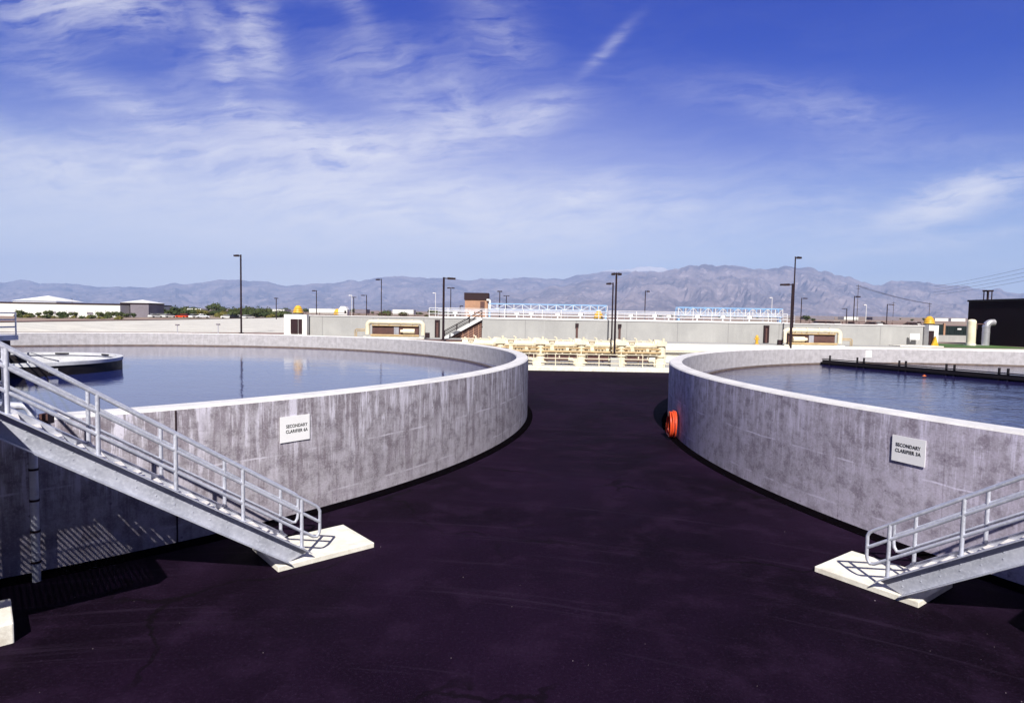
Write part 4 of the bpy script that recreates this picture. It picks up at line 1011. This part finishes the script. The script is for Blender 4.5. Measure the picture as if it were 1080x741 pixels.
# ------------------------------------------------------------------ haze
hz = MB(); hz.bx(-17000,17000,-300,15300,-3,1260); o = hz.build('haze', [], None)
hm = bpy.data.materials.new('haze'); hm.use_nodes = True; nt = hm.node_tree
for n_ in list(nt.nodes):
    if n_.type != 'OUTPUT_MATERIAL': nt.nodes.remove(n_)
pv = nt.nodes.new('ShaderNodeVolumePrincipled'); pv.inputs['Color'].default_value = (.40,.60,1.,1); pv.inputs['Density'].default_value = 7.e-5; pv.inputs['Anisotropy'].default_value = 0.
nt.links.new(pv.outputs[0], [n_ for n_ in nt.nodes if n_.type == 'OUTPUT_MATERIAL'][0].inputs['Volume'])
o.data.materials.append(hm); tag(o, kind='stuff')

# ------------------------------------------------------------------ sky and sun
EL = math.radians(43); SUN = Vector((-.01*math.cos(EL), -math.cos(EL), math.sin(EL))).normalized()
w = bpy.data.worlds.new('World'); sc.world = w; w.use_nodes = True; t = NT(w.node_tree)
bg = [n_ for n_ in t.n if n_.type == 'BACKGROUND'][0]
sky = t.new('ShaderNodeTexSky'); sky.sky_type = 'NISHITA'; sky.sun_disc = False; sky.sun_elevation = EL; sky.sun_rotation = PI+.01; sky.altitude = 300; sky.dust_density = .3; sky.ozone_density = 3.
d = t.sep(t.new('ShaderNodeTexCoord').outputs['Generated'])
yy = t.m('MAXIMUM', t.m('ABSOLUTE', d[1]), .12); U = t.m('DIVIDE', d[0], yy); V = t.m('DIVIDE', d[2], yy)
hs = t.new('ShaderNodeHueSaturation'); t.put(hs.inputs['Color'], sky.outputs[0]); hs.inputs['Saturation'].default_value = 1.5; hs.inputs['Value'].default_value = 1.
rp_ = t.new('ShaderNodeValToRGB'); t.put(rp_.inputs[0], t.m('MAXIMUM', d[2], 0.))      # the deep polarised blue of slide film overhead
for i_, (p_, c_) in enumerate(((0.,(.66,.68,.80)),(.10,(.46,.50,.74)),(.24,(.06,.25,.78)),(.44,(.0,.19,.88)),(.8,(.01,.12,.64)))):
    e_ = rp_.color_ramp.elements[i_] if i_ < 2 else rp_.color_ramp.elements.new(p_)
    e_.position = p_; e_.color = (*c_, 1)
blue = t.mix(1., hs.outputs[0], rp_.outputs[0], 'MULTIPLY')
# veil near the horizon, fuller on the left
veil = t.map(V, .47, .04, 0., 1., False); veil = t.m('MULTIPLY', t.m('POWER', veil, 2.3), 1.75)
left = t.map(U, .60, -.30, .46, 1.12)
warp = t.noise(t.xyz(U, t.m('MULTIPLY', V, 2.2), 0), 2.2, 5, .6, .8)
wn = t.new('ShaderNodeTexNoise'); t.put(wn.inputs['Vector'], t.xyz(U, t.m('MULTIPLY', V, 1.7), 0)); wn.inputs['Scale'].default_value = 3.; wn.inputs['Detail'].default_value = 5.; wn.inputs['Roughness'].default_value = .55
wc = t.sep(wn.outputs[1]); du_ = t.m('MULTIPLY', t.m('SUBTRACT', wc[0], .5), .30); dv_ = t.m('MULTIPLY', t.m('SUBTRACT', wc[1], .5), .26)
cu_ = t.m('ADD', t.m('ADD', U, t.m('MULTIPLY', V, .5)), du_); cv_ = t.m('ADD', t.m('SUBTRACT', t.m('MULTIPLY', V, 2.6), t.m('MULTIPLY', U, .35)), dv_)
wisp = t.noise(t.xyz(cu_, cv_, .3), 3.2, 9, .62)
fil = t.noise(t.xyz(cu_, t.m('MULTIPLY', cv_, 2.6), 4.), 8., 9, .68)
rid = t.m('SUBTRACT', 1., t.m('ABSOLUTE', t.m('SUBTRACT', t.m('MULTIPLY', t.noise(t.xyz(cu_, t.m('MULTIPLY', cv_, 1.5), 7.), 6., 7, .6), 2.), 1.)))
tex = t.m('MULTIPLY', t.m('ADD', t.m('MULTIPLY', t.map(fil, .30, .68), .55), t.m('MULTIPLY', t.map(rid, .70, .98), .45)), t.map(wisp, .30, .62, .45, 1.15))
dens = t.m('MULTIPLY', t.m('MULTIPLY', veil, left), t.m('MULTIPLY', t.map(warp, .2, .7, .85, 1.1), t.map(fil, .3, .7, .9, 1.06)))
dens = t.m('ADD', dens, t.m('MULTIPLY', t.m('MULTIPLY', t.m('MULTIPLY', t.map(wisp, .40, .68), tex), t.map(U, .30, -.5, .015, .16)), t.map(V, .6, .2, .6, 1.)))
tot = None
for px, py, ln, wd, ang, k in ((100,22,95,26,14,.75),(30,40,60,25,20,.3),(232,70,60,16,72,.5),(272,55,62,20,78,.5),(165,140,110,15,22,.55),(330,158,115,22,14,.75),(450,152,110,18,-12,.75),(560,122,42,16,-24,.55),(320,214,260,34,3,.6),(80,176,170,24,6,.4),(632,60,34,6,-46,.3),(612,208,40,10,-20,.55),(1012,203,58,17,-17,1.5),(965,224,40,12,-8,.8),(990,250,120,6,-8,.35),(520,42,48,26,30,.3),(840,118,120,22,8,.25),(790,212,190,30,3,.2),(590,238,250,34,0,.4),(440,104,90,44,10,.35),(950,160,130,16,-6,.15),(372,20,40,14,60,.25)):
    cu, cv = (px-540)/FPX, (336-py)/FPX; a = -math.radians(ang)
    du, dv = t.m('SUBTRACT', U, cu), t.m('SUBTRACT', V, cv)
    p_ = t.m('ADD', t.m('MULTIPLY', du, math.cos(a)*FPX/ln), t.m('MULTIPLY', dv, math.sin(a)*FPX/ln))
    q_ = t.m('SUBTRACT', t.m('MULTIPLY', dv, math.cos(a)*FPX/wd), t.m('MULTIPLY', du, math.sin(a)*FPX/wd))
    q_ = t.m('ADD', q_, t.m('MULTIPLY', t.m('SUBTRACT', warp, .5), 2.2))
    e_ = t.m('MULTIPLY', t.m('POWER', 2.718, t.m('MULTIPLY', t.m('ADD', t.m('MULTIPLY', p_, p_), t.m('MULTIPLY', q_, q_)), -1.)), k*.85)
    tot = e_ if tot is None else t.m('ADD', tot, e_)
dens = t.m('ADD', dens, t.m('MULTIPLY', t.m('MULTIPLY', tot, 1.1), tex))
dens = t.m('SUBTRACT', 1., t.m('POWER', 2.718, t.m('MULTIPLY', dens, -1.3)))
front = t.map(d[1], -.15, .25)                       # sky behind the camera cleared and dimmed to cut fill in the shade
dens = t.m('MULTIPLY', t.m('MULTIPLY', t.m('MINIMUM', dens, .96), t.map(d[2], -.05, .0)), front)
blue = t.mix(1., blue, t.mix(front, (.10,.10,.15), (1,1,1)), 'MULTIPLY')
col = t.mix(dens, blue, (6.95,6.85,7.15))
t.put(bg.inputs['Color'], col); bg.inputs['Strength'].default_value = .10

ld = bpy.data.lights.new('sun', 'SUN'); ld.energy = 5.0; ld.angle = math.radians(.53); ld.color = (1,.95,.88)
lo = bpy.data.objects.new('sun', ld); COL.objects.link(lo); lo.rotation_euler = SUN.to_track_quat('Z', 'Y').to_euler(); lo.location = (0,-20,40)

# ------------------------------------------------------------------ camera and output
cd = bpy.data.cameras.new('camera'); cam = bpy.data.objects.new('camera', cd); COL.objects.link(cam); sc.camera = cam
cd.sensor_width = 36; cd.lens = 36*FPX/1080; cd.clip_start = .1; cd.clip_end = 80000
cam.matrix_world = Matrix.Translation((0,0,CAM_H)) @ (Matrix.Rotation(PI/2-PITCH, 4, 'X') @ Matrix.Rotation(ROLL, 4, 'Z'))
vs = sc.view_settings; vs.view_transform = 'Standard'; vs.look = 'None'; vs.gamma = 1; vs.exposure = .50
sc.cycles.use_denoising = True; sc.cycles.max_bounces = 6; sc.cycles.volume_bounces = 1
